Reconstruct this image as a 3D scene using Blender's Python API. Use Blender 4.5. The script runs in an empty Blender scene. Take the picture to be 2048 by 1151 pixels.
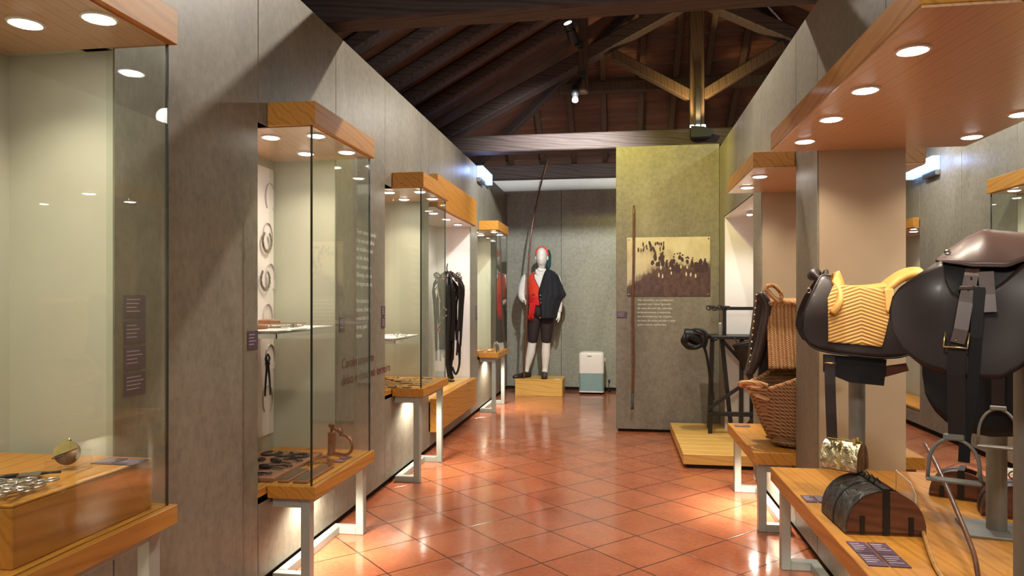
import bpy, bmesh, math, random
from mathutils import Vector, Matrix, Euler
R = math.radians
random.seed(7)
S = bpy.context.scene
COL = S.collection

# ------------------------------------------------------------------ camera, world, exposure
H = 1.35
cam_data = bpy.data.cameras.new('camera')
cam_data.sensor_width = 36.0
cam_data.lens = 36.0 * 1394.0 / 2048.0
cam_data.shift_y = 21.5 / 2048.0
cam_data.clip_start = 0.02
cam = bpy.data.objects.new('camera', cam_data)
cam.location = (0, 0, H)
cam.rotation_euler = (R(90), 0, R(8.65))
COL.objects.link(cam)
S.camera = cam
S.view_settings.view_transform = 'Standard'
S.view_settings.look = 'None'
S.view_settings.gamma = 1
S.view_settings.use_curve_mapping = False
S.view_settings.exposure = 1.0

W = bpy.data.worlds.new('world'); S.world = W; W.use_nodes = True
bg = W.node_tree.nodes['Background']
bg.inputs['Color'].default_value = (1.0, 0.95, 0.88, 1)
bg.inputs['Strength'].default_value = 0.30

WARM = (1.0, 0.84, 0.66)
def add_light(kind, loc, target, energy, color, size=0.03, angle=100, blend=0.7, name='lamp_light'):
    l = bpy.data.lights.new(name, kind); l.energy = energy; l.color = color
    if kind == 'SPOT':
        l.spot_size = R(angle); l.spot_blend = blend; l.shadow_soft_size = size
    elif kind == 'POINT':
        l.shadow_soft_size = size
    elif kind == 'AREA':
        l.shape = 'DISK'; l.size = size
    o = bpy.data.objects.new(name, l); COL.objects.link(o); o.location = loc
    d = Vector(target) - Vector(loc)
    o.rotation_euler = d.to_track_quat('-Z', 'Y').to_euler()
    return o

# general light of the hall: virtual spots, most added without a fixture
GEN = (1.0, 0.93, 0.83)
for (p, t, e, c, a, s) in [
    ((-0.2, 0.0, 2.9), (-1.6, 2.9, 1.2), 38, GEN, 120, .20),  # added fill from behind the camera, no lamp modelled there
    ((-0.2, 0.0, 2.9), (0.6, 3.4, 0.0), 42, GEN, 120, .20),  # second added fill from the same spot, towards the floor
    ((0.5, 5.15, 4.14), (-0.6, 3.9, 1.2), 175, GEN, 165, .03),
    ((-0.5, 4.6, 3.75), (0.6, 7.2, 0.6), 40, (1.0, .93, .80), 90, .06),
    ((-0.1, 5.6, 3.5), (0.6, 7.2, 2.75), 85, (1.0, .88, .14), 74, .03),
    ((-0.42, 6.9, 3.35), (-1.0, 10.3, 1.4), 190, (.96, .98, .95), 110, .05),
    ((-0.40, 6.9, 3.3), (-1.6, 6.0, 1.0), 45, GEN, 120, .08),
    ((2.2, 4.6, 3.6), (3.08, 6.6, 1.6), 110, (.95, 1.0, .92), 130, .05),  # this and the next two: added to brighten the other corridor
    ((2.2, 7.2, 3.4), (2.6, 6.0, 0.0), 80, GEN, 140, .10),
    ((2.2, 1.0, 3.0), (2.4, 3.5, 0.0), 60, GEN, 130, .10),
]:
    add_light('SPOT', p, t, e, c, s, a, 0.8, 'hall_light')

# ------------------------------------------------------------------ materials
def new_mat(name):
    m = bpy.data.materials.new(name); m.use_nodes = True
    nt = m.node_tree; b = nt.nodes['Principled BSDF']
    return m, nt, b
def tex_coord(nt, rot=(0,0,0), scale=(1,1,1), loc=(0,0,0)):
    tc = nt.nodes.new('ShaderNodeTexCoord'); mp = nt.nodes.new('ShaderNodeMapping')
    mp.inputs['Rotation'].default_value = rot; mp.inputs['Scale'].default_value = scale
    mp.inputs['Location'].default_value = loc
    nt.links.new(tc.outputs['Object'], mp.inputs['Vector'])
    return mp.outputs['Vector']
def noise(nt, vec, scale, detail=4, rough=.55, dist=0):
    n = nt.nodes.new('ShaderNodeTexNoise'); n.inputs['Scale'].default_value = scale
    n.inputs['Detail'].default_value = detail; n.inputs['Roughness'].default_value = rough
    n.inputs['Distortion'].default_value = dist
    nt.links.new(vec, n.inputs['Vector']); return n.outputs['Fac']
def ramp(nt, fac, stops):
    r = nt.nodes.new('ShaderNodeValToRGB'); e = r.color_ramp.elements
    while len(e) < len(stops): e.new(.5)
    for k, (p, c) in enumerate(stops):
        e[k].position = p; e[k].color = (*c, 1) if len(c) == 3 else c
    nt.links.new(fac, r.inputs['Fac']); return r.outputs['Color']
def mix(nt, fac, a, b, mode='MIX'):
    m = nt.nodes.new('ShaderNodeMix'); m.data_type = 'RGBA'; m.blend_type = mode
    for sock, v in ((m.inputs[0], fac), (m.inputs[6], a), (m.inputs[7], b)):
        if isinstance(v, (int, float)): sock.default_value = v
        elif isinstance(v, tuple): sock.default_value = (*v, 1)
        else: nt.links.new(v, sock)
    return m.outputs[2]
def bump(nt, b, height, strength=.2, dist=.01):
    n = nt.nodes.new('ShaderNodeBump'); n.inputs['Strength'].default_value = strength
    n.inputs['Distance'].default_value = dist
    nt.links.new(height, n.inputs['Height']); nt.links.new(n.outputs['Normal'], b.inputs['Normal'])
def simple(name, col, rough=.5, metal=0, var=.12, scale=30, bmp=0.0, coat=0, spec=.5):
    m, nt, b = new_mat(name)
    v = tex_coord(nt)
    f = noise(nt, v, scale)
    lo = tuple(c*(1-var) for c in col); hi = tuple(min(1, c*(1+var)) for c in col)
    nt.links.new(ramp(nt, f, [(.3, lo), (.7, hi)]), b.inputs['Base Color'])
    b.inputs['Roughness'].default_value = rough; b.inputs['Metallic'].default_value = metal
    b.inputs['Coat Weight'].default_value = coat; b.inputs['Coat Roughness'].default_value = .15
    b.inputs['Specular IOR Level'].default_value = spec
    if bmp: bump(nt, b, f, bmp, .003)
    return m
def wood(name, dark, mid, light, axis='Y', rough=.35, ring=9, coat=.3, knots=True):
    m, nt, b = new_mat(name)
    sc = {'X': (.10, 1, 1), 'Y': (1, .10, 1), 'Z': (1, 1, .10)}[axis]
    v = tex_coord(nt, scale=sc)
    w = nt.nodes.new('ShaderNodeTexWave'); w.wave_type = 'BANDS'
    w.bands_direction = 'DIAGONAL'
    w.inputs['Scale'].default_value = ring; w.inputs['Distortion'].default_value = 4.5
    w.inputs['Detail'].default_value = 2.5; w.inputs['Detail Scale'].default_value = 1.2
    nt.links.new(v, w.inputs['Vector'])
    fine = noise(nt, v, 95, 5, .7)
    big = noise(nt, v, 2.2, 2)
    c1 = ramp(nt, w.outputs['Fac'], [(.0, mid), (.55, light), (.9, mid), (1.0, dark)])
    c2 = mix(nt, .22, c1, ramp(nt, fine, [(.35, dark), (.65, light)]))
    c3 = mix(nt, .25, c2, ramp(nt, big, [(.35, mid), (.65, light)]))
    nt.links.new(c3, b.inputs['Base Color'])
    b.inputs['Roughness'].default_value = rough
    b.inputs['Coat Weight'].default_value = coat; b.inputs['Coat Roughness'].default_value = .12
    bump(nt, b, fine, .08, .002)
    return m

M = {}
# terracotta tiles laid diagonally
m, nt, b = new_mat('terracotta_tiles')
v = tex_coord(nt, rot=(0, 0, R(-45)), loc=(-2.584+34.7, -2.775+34.7, 0))
wob = noise(nt, v, 5.0, 3)
va = nt.nodes.new('ShaderNodeVectorMath'); va.operation = 'MULTIPLY_ADD'
cmb = nt.nodes.new('ShaderNodeCombineXYZ'); nt.links.new(wob, cmb.inputs[0]); nt.links.new(wob, cmb.inputs[1])
nt.links.new(cmb.outputs[0], va.inputs[0]); va.inputs[1].default_value = (.010, -.010, 0); nt.links.new(v, va.inputs[2])
br = nt.nodes.new('ShaderNodeTexBrick'); br.offset = 0; br.squash = 1
for k, val in (('Scale', 1), ('Mortar Size', .0050), ('Mortar Smooth', .3), ('Brick Width', .347), ('Row Height', .347), ('Bias', 0)):
    br.inputs[k].default_value = val
br.inputs['Color1'].default_value = (.39, .105, .042, 1); br.inputs['Color2'].default_value = (.49, .155, .06, 1)
br.inputs['Mortar'].default_value = (.20, .055, .03, 1)
nt.links.new(va.outputs[0], br.inputs['Vector'])
n1 = noise(nt, v, 3.5, 5, .6); n2 = noise(nt, v, 40, 4, .7)
c = mix(nt, .45, br.outputs['Color'], ramp(nt, n1, [(.3, (.24, .055, .024)), (.52, (.46, .135, .055)), (.75, (.52, .19, .08))]))
c = mix(nt, .20, c, ramp(nt, n2, [(.35, (.22, .065, .04)), (.65, (.56, .24, .14))]))
c = mix(nt, br.outputs['Fac'], c, (.09, .03, .018))
nt.links.new(c, b.inputs['Base Color'])
rr = nt.nodes.new('ShaderNodeMapRange'); rr.inputs[1].default_value = .3; rr.inputs[2].default_value = .7
rr.inputs[3].default_value = .10; rr.inputs[4].default_value = .24
nt.links.new(n1, rr.inputs[0]); nt.links.new(rr.outputs[0], b.inputs['Roughness'])
b.inputs['Specular IOR Level'].default_value = .55
b.inputs['Coat Weight'].default_value = .32; b.inputs['Coat Roughness'].default_value = .09
inv = nt.nodes.new('ShaderNodeMath'); inv.operation = 'MULTIPLY_ADD'; inv.inputs[1].default_value = -1; 
nt.links.new(br.outputs['Fac'], inv.inputs[0])
ad = nt.nodes.new('ShaderNodeMath'); ad.operation = 'MULTIPLY'; nt.links.new(noise(nt, v, 7, 3), ad.inputs[0]); ad.inputs[1].default_value = .9
nt.links.new(ad.outputs[0], inv.inputs[2])
bump(nt, b, inv.outputs[0], .30, .006)
nt.links.new(b.inputs['Normal'].links[0].from_socket, b.inputs['Coat Normal'])
M['tiles'] = m

def panel_mat(name, base, amt=1.0):
    m, nt, b = new_mat(name)
    v = tex_coord(nt, scale=(1, 1, .35)); v2 = tex_coord(nt)
    a = noise(nt, v, 2.6, 6, .62, .4); c_ = noise(nt, v2, 24, 5, .65); d = noise(nt, v, 60, 3, .6)
    lo = tuple(x*.62 for x in base); hi = tuple(x*1.38 for x in base)
    c = ramp(nt, a, [(.28, lo), (.5, base), (.75, hi)])
    c = mix(nt, .35*amt, c, ramp(nt, c_, [(.38, lo), (.50, base), (.64, hi)]))
    c = mix(nt, .18*amt, c, ramp(nt, d, [(.35, lo), (.65, hi)]))
    nt.links.new(c, b.inputs['Base Color']); b.inputs['Roughness'].default_value = .42
    b.inputs['Specular IOR Level'].default_value = .4
    bump(nt, b, c_, .05, .002)
    return m
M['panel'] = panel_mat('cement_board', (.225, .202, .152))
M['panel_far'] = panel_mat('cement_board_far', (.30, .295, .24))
M['cream'] = simple('cream_lining', (.52, .52, .42), .5, var=.03, scale=4)
M['cream_warm'] = simple('warm_lining', (.40, .31, .205), .55, var=.03, scale=4)
M['white_print'] = simple('white_board', (.80, .77, .74), .5, var=.02, scale=4)
M['white_wall'] = simple('white_plaster', (.78, .78, .76), .7, var=.03, scale=8)
M['gap'] = simple('shadow_gap_black', (.012, .009, .007), .9)  # near-black puts the shade of gaps and hidden walls into the colour
P_ = ((.34, .135, .014), (.50, .215, .026), (.58, .270, .042))
M['pine_x'] = wood('honey_pine_x', *P_, axis='X', rough=.45, coat=.08)
M['pine_y'] = wood('honey_pine_y', *P_, axis='Y', rough=.45, coat=.08)
Q_ = ((.50, .27, .13), (.62, .37, .20), (.68, .43, .25))
M['veneer'] = wood('soffit_veneer', *Q_, axis='Y', rough=.28, coat=.6, ring=14)
Y_ = ((.55, .28, .05), (.72, .42, .085), (.80, .50, .13))
M['yellow_wood'] = wood('yellow_pine_x', *Y_, axis='X', rough=.45)
D_ = ((.018, .011, .010), (.048, .031, .028), (.085, .058, .052))
M['beam_x'] = wood('dark_beam_x', *D_, axis='X', rough=.75, coat=0)
M['beam_y'] = wood('dark_beam_y', *D_, axis='Y', rough=.75, coat=0)
M['beam_z'] = wood('dark_beam_z', (.03, .016, .010), (.065, .036, .019), (.10, .058, .03), axis='Z', rough=.75, coat=0)
m, nt, b = new_mat('roof_boards')
v = tex_coord(nt, scale=(.12, 1, 1)); f = noise(nt, v, 8, 5, .6); f2 = noise(nt, v, 50, 4)
c = ramp(nt, f, [(.3, (.05, .022, .014)), (.55, (.13, .052, .028)), (.8, (.22, .095, .045))])
c = mix(nt, .25, c, ramp(nt, f2, [(.3, (.02, .012, .01)), (.7, (.15, .07, .04))]))
nt.links.new(c, b.inputs['Base Color']); b.inputs['Roughness'].default_value = .6
bump(nt, b, f2, .2, .004)
M['boards'] = m
M['frame'] = simple('painted_steel', (.34, .365, .32), .38, 0, .05, 6)
M['black_metal'] = simple('black_metal', (.008, .008, .009), .45, 0)
M['black_edge'] = simple('black_glass_edge', (.02, .03, .025), .2)
M['steel'] = simple('pole_steel', (.27, .27, .24), .45, .35, .06)
M['chrome'] = simple('bright_metal', (.70, .69, .68), .22, 1, .10, 60)
M['dull_metal'] = simple('dull_metal', (.36, .33, .30), .35, 1, .2, 60)
M['iron'] = simple('forged_iron', (.05, .042, .036), .5, .5, .3, 60, .3)
M['bronze'] = simple('aged_bronze', (.22, .115, .055), .4, .7, .2, 50, .2)
M['brass'] = simple('brass', (.72, .58, .26), .25, 1, .15, 60)
M['leather_brown'] = simple('brown_leather', (.036, .021, .017), .40, 0, .38, 5, .10, .08, .45)
M['leather_skirt'] = simple('reddish_leather', (.100, .055, .045), .40, 0, .2, 9, .10, .08)
M['leather_black'] = simple('black_leather', (.007, .006, .006), .45, 0, .3, 20, .2, .05, .35)
M['leather_dark'] = simple('dark_leather', (.022, .013, .011), .5, 0, .3, 9, .15, .04, .35)
M['strap_tan'] = simple('tan_strap', (.30, .13, .06), .5, 0, .2, 40)
M['label'] = simple('purple_label', (.105, .062, .10), .45, 0, .05)
M['label_text'] = simple('label_print', (.55, .48, .55), .5, 0, .02)
M['white_text'] = simple('white_print_text', (.78, .76, .70), .5, 0, .02)
M['brown_text'] = simple('brown_print_text', (.16, .050, .035), .5, 0, .02)
M['acrylic_base'] = simple('shelf_edge', (.55, .58, .50), .2, 0, .04)
M['esparto_shadow'] = simple('esparto_inner', (.20, .085, .035), .8)
M['white_cloth'] = simple('white_cotton', (.78, .76, .72), .8, 0, .05, 30, .2)
M['red_cloth'] = simple('red_wool', (.80, .055, .022), .8, 0, .12, 40, .2)
M['sash_red'] = simple('sash_red', (.62, .012, .012), .75, 0, .15, 40, .2)
M['black_cloth'] = simple('black_wool', (.013, .014, .019), .85, 0, .3, 60, .3)
M['breeches'] = simple('brown_black_cloth', (.026, .015, .016), .8, 0, .3, 60, .3)
M['green_cloth'] = simple('dark_green_cloth', (.004, .06, .06), .8)
M['mannequin'] = simple('mannequin_white', (.80, .77, .72), .35, 0, .02)
M['sock'] = simple('knit_sock', (.80, .76, .70), .8, 0, .08, 70, .3)
M['plastic_white'] = simple('white_plastic', (.80, .74, .69), .4, 0, .02)
M['plastic_blue'] = simple('grey_blue_plastic', (.24, .36, .36), .4, 0, .04)
M['rope'] = simple('white_rope', (.60, .52, .36), .8)
M['cane'] = simple('cane_wood', (.13, .050, .022), .4, 0, .3, 30, .1, .3)
M['cane_pale'] = simple('pale_cane', (.50, .27, .08), .4, 0, .2, 30, .1, .3)
M['reddish_wood'] = wood('reddish_wood', (.045, .014, .008), (.105, .034, .018), (.16, .055, .028), axis='X', rough=.4)
M['felt'] = simple('brown_board', (.34, .155, .085), .8)
m, nt, b = new_mat('tooled_leather')
v = tex_coord(nt); f = noise(nt, v, 16, 3, .5, 2.5)
nt.links.new(ramp(nt, f, [(.35, (.012, .011, .010)), (.6, (.055, .052, .045))]), b.inputs['Base Color'])
b.inputs['Roughness'].default_value = .42; bump(nt, b, f, .9, .012)
M['tooled'] = m
m, nt, b = new_mat('embossed_brass')
v = tex_coord(nt); f = noise(nt, v, 28, 4, .6, 1.5)
nt.links.new(ramp(nt, f, [(.35, (.42, .34, .17)), (.6, (.80, .72, .48))]), b.inputs['Base Color'])
b.inputs['Metallic'].default_value = 1; b.inputs['Roughness'].default_value = .25; bump(nt, b, f, .9, .008)
M['embossed'] = m
# woven esparto straw, braid bands along Z or X
def esparto(name, d, tint=1.0):
    m, nt, b = new_mat(name)
    v = tex_coord(nt)
    w = nt.nodes.new('ShaderNodeTexWave'); w.wave_type = 'BANDS'; w.bands_direction = d
    w.inputs['Scale'].default_value = 14; w.inputs['Distortion'].default_value = .6
    nt.links.new(v, w.inputs['Vector'])
    w2 = nt.nodes.new('ShaderNodeTexWave'); w2.wave_type = 'BANDS'; w2.bands_direction = 'DIAGONAL'
    w2.inputs['Scale'].default_value = 42; w2.inputs['Distortion'].default_value = 2
    nt.links.new(v, w2.inputs['Vector'])
    f = mix(nt, .5, w.outputs['Color'], w2.outputs['Color'])
    t = lambda c: tuple(x*tint for x in c)
    cc = ramp(nt, f, [(.15, t((.26, .12, .04))), (.45, t((.52, .275, .105))), (.85, t((.72, .40, .20)))])
    nt.links.new(cc, b.inputs['Base Color']); b.inputs['Roughness'].default_value = .8
    bump(nt, b, f, .8, .012)
    return m
M['esparto_v'] = esparto('esparto_blanket', 'X', 1.0)
M['esparto_h'] = esparto('esparto_basket', 'Z', .55)
M['esparto_rope'] = esparto('esparto_rope', 'DIAGONAL', 1.05)
# chevron quilting
m, nt, b = new_mat('mustard_quilting')
tc = nt.nodes.new('ShaderNodeTexCoord'); sp = nt.nodes.new('ShaderNodeSeparateXYZ'); nt.links.new(tc.outputs['Object'], sp.inputs[0])
def math_(op, a, b_=None):
    n = nt.nodes.new('ShaderNodeMath'); n.operation = op
    for i, x in enumerate((a, b_)):
        if x is None: continue
        if isinstance(x, (int, float)): n.inputs[i].default_value = x
        else: nt.links.new(x, n.inputs[i])
    return n.outputs[0]
ax = math_('ABSOLUTE', math_('ADD', sp.outputs[0], .01))
h = math_('ADD', sp.outputs[2], math_('MULTIPLY', ax, .36))
s_ = math_('SINE', math_('MULTIPLY', h, 2*math.pi/.0145))
cc = ramp(nt, math_('MULTIPLY_ADD', s_, .5), [(0, (.50, .26, .055)), (.5, (.66, .37, .10))])
nt.nodes[-1] if False else None
nt.links.new(cc, b.inputs['Base Color']); b.inputs['Roughness'].default_value = .6
bump(nt, b, s_, .6, .003)
M['quilt'] = m
M['mustard'] = simple('mustard_leather', (.66, .34, .075), .5, 0, .12, 20, .1)
# glass
def glass(name, tint, refl=.9):
    m = bpy.data.materials.new(name); m.use_nodes = True; nt = m.node_tree; nt.nodes.clear()
    out = nt.nodes.new('ShaderNodeOutputMaterial'); t = nt.nodes.new('ShaderNodeBsdfTransparent')
    g = nt.nodes.new('ShaderNodeBsdfGlossy'); g.inputs['Roughness'].default_value = .0
    mx = nt.nodes.new('ShaderNodeMixShader')
    geo = nt.nodes.new('ShaderNodeNewGeometry'); dt = nt.nodes.new('ShaderNodeVectorMath'); dt.operation = 'DOT_PRODUCT'
    nt.links.new(geo.outputs['Normal'], dt.inputs[0]); nt.links.new(geo.outputs['Incoming'], dt.inputs[1])
    def mm(op, a, b_=None, c_=None):
        n = nt.nodes.new('ShaderNodeMath'); n.operation = op
        for i, x in enumerate((a, b_, c_)):
            if x is None: continue
            if isinstance(x, (int, float)): n.inputs[i].default_value = x
            else: nt.links.new(x, n.inputs[i])
        return n.outputs[0]
    # Schlick reflectance, the same from both sides of the pane
    fres = mm('MULTIPLY_ADD', mm('POWER', mm('SUBTRACT', 1.0, mm('ABSOLUTE', dt.outputs['Value'])), 5.0), .96, .035)
    t.inputs[0].default_value = (*tint, 1); g.inputs[0].default_value = (refl, refl, refl, 1)
    nt.links.new(fres, mx.inputs[0]); nt.links.new(t.outputs[0], mx.inputs[1]); nt.links.new(g.outputs[0], mx.inputs[2])
    nt.links.new(mx.outputs[0], out.inputs[0]); return m
M['glass'] = glass('display_glass', (.955, .975, .955))
M['acrylic'] = glass('clear_acrylic', (.97, .97, .97))
def emis(name, col, st):
    m = bpy.data.materials.new(name); m.use_nodes = True; nt = m.node_tree; b = nt.nodes['Principled BSDF']
    b.inputs['Base Color'].default_value = (*col, 1)
    b.inputs['Emission Color'].default_value = (*col, 1); b.inputs['Emission Strength'].default_value = st
    return m
M['lens'] = emis('lit_lens', (1, .95, .88), 14)
M['lens_cool'] = emis('lit_cool_lens', (.85, .95, 1), 14)
M['exit_lit'] = emis('exit_panel', (.25, .45, 1.0), 1.6)
M['exit_white'] = emis('exit_pictogram', (.80, .92, 1.0), 3.0)

# ------------------------------------------------------------------ mesh helpers
class MB:
    def __init__(s): s.bm = bmesh.new()
    def box(s, lo, hi, bev=0.0, mat=None, seg=1):
        lo = Vector(lo); hi = Vector(hi)
        r = bmesh.ops.create_cube(s.bm, size=1)
        vs = r['verts']
        for v in vs:
            v.co = Vector(((v.co.x+.5)*(hi.x-lo.x)+lo.x, (v.co.y+.5)*(hi.y-lo.y)+lo.y, (v.co.z+.5)*(hi.z-lo.z)+lo.z))
        if bev:
            es = list({e for v in vs for e in v.link_edges})
            rr = bmesh.ops.bevel(s.bm, geom=es, offset=bev, segments=seg, affect='EDGES', clamp_overlap=True)
            vs = list({v for f in rr['faces'] for v in f.verts} | {v for v in vs if v.is_valid})
        if mat is not None:
            for v in vs:
                if v.is_valid: v.co = mat @ v.co
        return s
    def bar(s, p0, p1, wx, wy, bev=.003, up=(0, 0, 1)):
        p0 = Vector(p0); p1 = Vector(p1); d = p1-p0; L = d.length; z = d.normalized()
        u = Vector(up)
        if abs(z.dot(u)) > .98: u = Vector((0, 1, 0))
        x = u.cross(z).normalized(); y = z.cross(x)
        mt = Matrix((x, y, z)).transposed().to_4x4(); mt.translation = p0
        return s.box((-wx/2, -wy/2, 0), (wx/2, wy/2, L), bev, mt)
    def tube(s, pts, rad, seg=10, closed=False, flat=1.0, smoothn=0):
        pts = [Vector(p) for p in pts]
        rads = rad if isinstance(rad, (list, tuple)) else [rad]*len(pts)
        if smoothn:
            P, Rr = [], []
            n = len(pts); rng = n if closed else n-1
            for i in range(rng):
                a = pts[(i-1) % n] if (closed or i) else pts[0]
                b = pts[i]; c = pts[(i+1) % n]
                d = pts[(i+2) % n] if (closed or i+2 < n) else pts[-1]
                for k in range(smoothn):
                    t = k/smoothn
                    P.append(.5*((2*b)+(-a+c)*t+(2*a-5*b+4*c-d)*t*t+(-a+3*b-3*c+d)*t**3))
                    Rr.append(rads[i]*(1-t)+rads[(i+1) % n]*t)
            if not closed: P.append(pts[-1]); Rr.append(rads[-1])
            pts, rads = P, Rr
        n = len(pts); rings = []
        prev = None
        for i, p in enumerate(pts):
            if closed: t = pts[(i+1) % n]-pts[(i-1) % n]
            else: t = pts[min(i+1, n-1)]-pts[max(i-1, 0)]
            if t.length < 1e-9: t = Vector((0, 0, 1))
            t.normalize()
            if prev is None:
                a = Vector((0, 0, 1)) if abs(t.z) < .9 else Vector((0, 1, 0))
                nx = a.cross(t).normalized()
            else:
                nx = (prev-t*prev.dot(t))
                if nx.length < 1e-6: nx = Vector((1, 0, 0))
                nx.normalize()
            prev = nx; ny = t.cross(nx)
            rings.append([s.bm.verts.new(p+nx*math.cos(2*math.pi*k/seg)*rads[i]+ny*math.sin(2*math.pi*k/seg)*rads[i]*flat) for k in range(seg)])
        for i in range(n if closed else n-1):
            a = rings[i]; b = rings[(i+1) % n]
            for k in range(seg):
                s.bm.faces.new((a[k], a[(k+1) % seg], b[(k+1) % seg], b[k]))
        if not closed:
            s.bm.faces.new(list(reversed(rings[0]))); s.bm.faces.new(rings[-1])
        return s
    def lathe(s, prof, c=(0, 0, 0), seg=24, sx=1, sy=1, mat=None):
        rings = []
        for (r, z) in prof:
            ring = []
            for k in range(seg):
                p = Vector((r*sx*math.cos(2*math.pi*k/seg), r*sy*math.sin(2*math.pi*k/seg), z))
                if mat is not None: p = mat @ p
                ring.append(s.bm.verts.new(p+Vector(c)))
            rings.append(ring)
        for a, b in zip(rings[:-1], rings[1:]):
            for k in range(seg):
                s.bm.faces.new((a[k], a[(k+1) % seg], b[(k+1) % seg], b[k]))
        s.bm.faces.new(list(reversed(rings[0]))); s.bm.faces.new(rings[-1])
        return s
    def loft(s, rings_def, seg=20, cap=True, fn=None):
        # rings: (cx, cy, cz, rx, ry)
        rings = []
        for (cx, cy, cz, rx, ry) in rings_def:
            rg = []
            for k in range(seg):
                a = 2*math.pi*k/seg; p = Vector((cx+rx*math.cos(a), cy+ry*math.sin(a), cz))
                if fn: p = fn(p, a)
                rg.append(s.bm.verts.new(p))
            rings.append(rg)
        for a, b in zip(rings[:-1], rings[1:]):
            for k in range(seg):
                s.bm.faces.new((a[k], a[(k+1) % seg], b[(k+1) % seg], b[k]))
        if cap:
            s.bm.faces.new(list(reversed(rings[0]))); s.bm.faces.new(rings[-1])
        return s
    def prism(s, pts, axis, a, b):
        # outline in the two axes other than `axis`, extruded a..b
        def mk(p, t):
            if axis == 'x': return (t, p[0], p[1])
            if axis == 'y': return (p[0], t, p[1])
            return (p[0], p[1], t)
        A = [s.bm.verts.new(mk(p, a)) for p in pts]; B = [s.bm.verts.new(mk(p, b)) for p in pts]
        n = len(pts)
        s.bm.faces.new(A); s.bm.faces.new(list(reversed(B)))
        for i in range(n): s.bm.faces.new((A[i], B[i], B[(i+1) % n], A[(i+1) % n]))
        return s
    def grid(s, nu, nv, fn):
        g = [[s.bm.verts.new(fn(i/nu, j/nv)) for j in range(nv+1)] for i in range(nu+1)]
        for i in range(nu):
            for j in range(nv):
                s.bm.faces.new((g[i][j], g[i+1][j], g[i+1][j+1], g[i][j+1]))
        return s
    def curtain(s, top, bot, fn, nu=40, nv=12):
        def ev(t, u):
            for (a, za), (b_, zb) in zip(t[:-1], t[1:]):
                if a <= u <= b_: 
                    k = (u-a)/max(1e-9, b_-a); return za+(zb-za)*k
            return t[-1][1] if u > t[-1][0] else t[0][1]
        u0 = top[0][0]; u1 = top[-1][0]
        def f(a, b):
            u = u0+(u1-u0)*a; zt = ev(top, u); zb = ev(bot, u)
            return fn(u, zt+(zb-zt)*b, b)
        return s.grid(nu, nv, f)
    def build(s, name, mat, parent=None, smooth=False, loc=None, solid=0, sub=0, ang=None):
        bmesh.ops.remove_doubles(s.bm, verts=s.bm.verts, dist=1e-6)
        bmesh.ops.recalc_face_normals(s.bm, faces=s.bm.faces)
        me = bpy.data.meshes.new(name); s.bm.to_mesh(me); s.bm.free()
        me.materials.append(M[mat] if isinstance(mat, str) else mat)
        if smooth:
            for p in me.polygons: p.use_smooth = True
            if ang:
                try: me.set_sharp_from_angle(angle=R(ang))
                except Exception: pass
        o = bpy.data.objects.new(name, me); COL.objects.link(o)
        if parent is not None: o.parent = parent
        if loc is not None: o.location = loc
        if solid:
            md = o.modifiers.new('thickness', 'SOLIDIFY'); md.thickness = solid; md.offset = 0
        if sub:
            md = o.modifiers.new('smooth', 'SUBSURF'); md.levels = sub; md.render_levels = sub
        return o
def thing(name, label, cat, loc=(0, 0, 0), rz=0, group=None):
    o = bpy.data.objects.new(name, None); COL.objects.link(o); o.empty_display_size = .1
    o.location = loc; o.rotation_euler = (0, 0, rz)
    tag(o, label, cat, group); return o
def tag(o, label, cat, group=None):
    o['label'] = label; o['category'] = cat
    if group: o['group'] = group
    return o
def struct(o): o['kind'] = 'structure'; return o
def dup(o, parent=None):
    c = o.copy(); COL.objects.link(c)
    if parent is not None: c.parent = parent
    for ch in list(o.children): dup(ch, c)
    return c
def text_mesh(name, body, size, mat, parent=None, depth=.0008, align='LEFT', space=1.0):
    cu = bpy.data.curves.new('txt', 'FONT'); cu.body = body; cu.size = size; cu.extrude = depth
    cu.align_x = align; cu.align_y = 'TOP'; cu.space_line = space
    t = bpy.data.objects.new('txt', cu); COL.objects.link(t)
    dg = bpy.context.evaluated_depsgraph_get(); dg.update()
    me = bpy.data.meshes.new_from_object(t.evaluated_get(dg))
    bpy.data.objects.remove(t); me.materials.clear(); me.materials.append(M[mat]); me.name = name
    o = bpy.data.objects.new(name, me); COL.objects.link(o)
    if parent is not None: o.parent = parent
    return o
# ------------------------------------------------------------------ room shell
XL, XR, XR2, XO = -1.64, 1.00, 1.42, 3.08      # corridor wall faces; far side of divider; other corridor's wall
ZL, ZR, ZB = 2.91, 2.86, 0.05
struct(MB().box((-2.6, -3.0, -.1), (4.0, 10.6, 0)).build('floor', 'tiles'))

def pier_panels(mb, x0, x1, ys, z0, z1, gap=.004):
    for a, b in zip(ys[:-1], ys[1:]):
        mb.box((x0, a+gap/2, z0), (x1, b-gap/2, z1), .002)
# left wall: full panels between the recesses, short panels over and under them
LREC = [(1.16, 2.07, .62, 2.165), (3.00, 3.895, .40, 2.165), (4.77, 5.70, .63, 2.165), (5.93, 7.66, .18, 2.16), (8.07, 8.96, .63, 2.165)]
def wall_with_recess(name, x0, x1, recs, y0, y1, ztop, mat, seam=.875, zb=ZB):
    mb = MB(); cur = y0
    for (a, b, zl, zh) in recs + [(y1, y1, 0, 0)]:
        n = max(1, round((a-cur)/seam)) if a-cur > 1.2 else 1
        pier_panels(mb, x0, x1, [cur+(a-cur)*k/n for k in range(n+1)], zb, ztop)
        if b > a:
            n = max(1, round((b-a)/.9))
            ys = [a+(b-a)*k/n for k in range(n+1)]
            if zl > zb+.02: pier_panels(mb, x0, x1, ys, zb, zl)
            pier_panels(mb, x0, x1, ys, zh, ztop)
        cur = b
    return struct(mb.build(name, mat))
wall_with_recess('wall_left', XL-.10, XL, LREC, -3.0, 10.3, ZL, 'panel')
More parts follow.
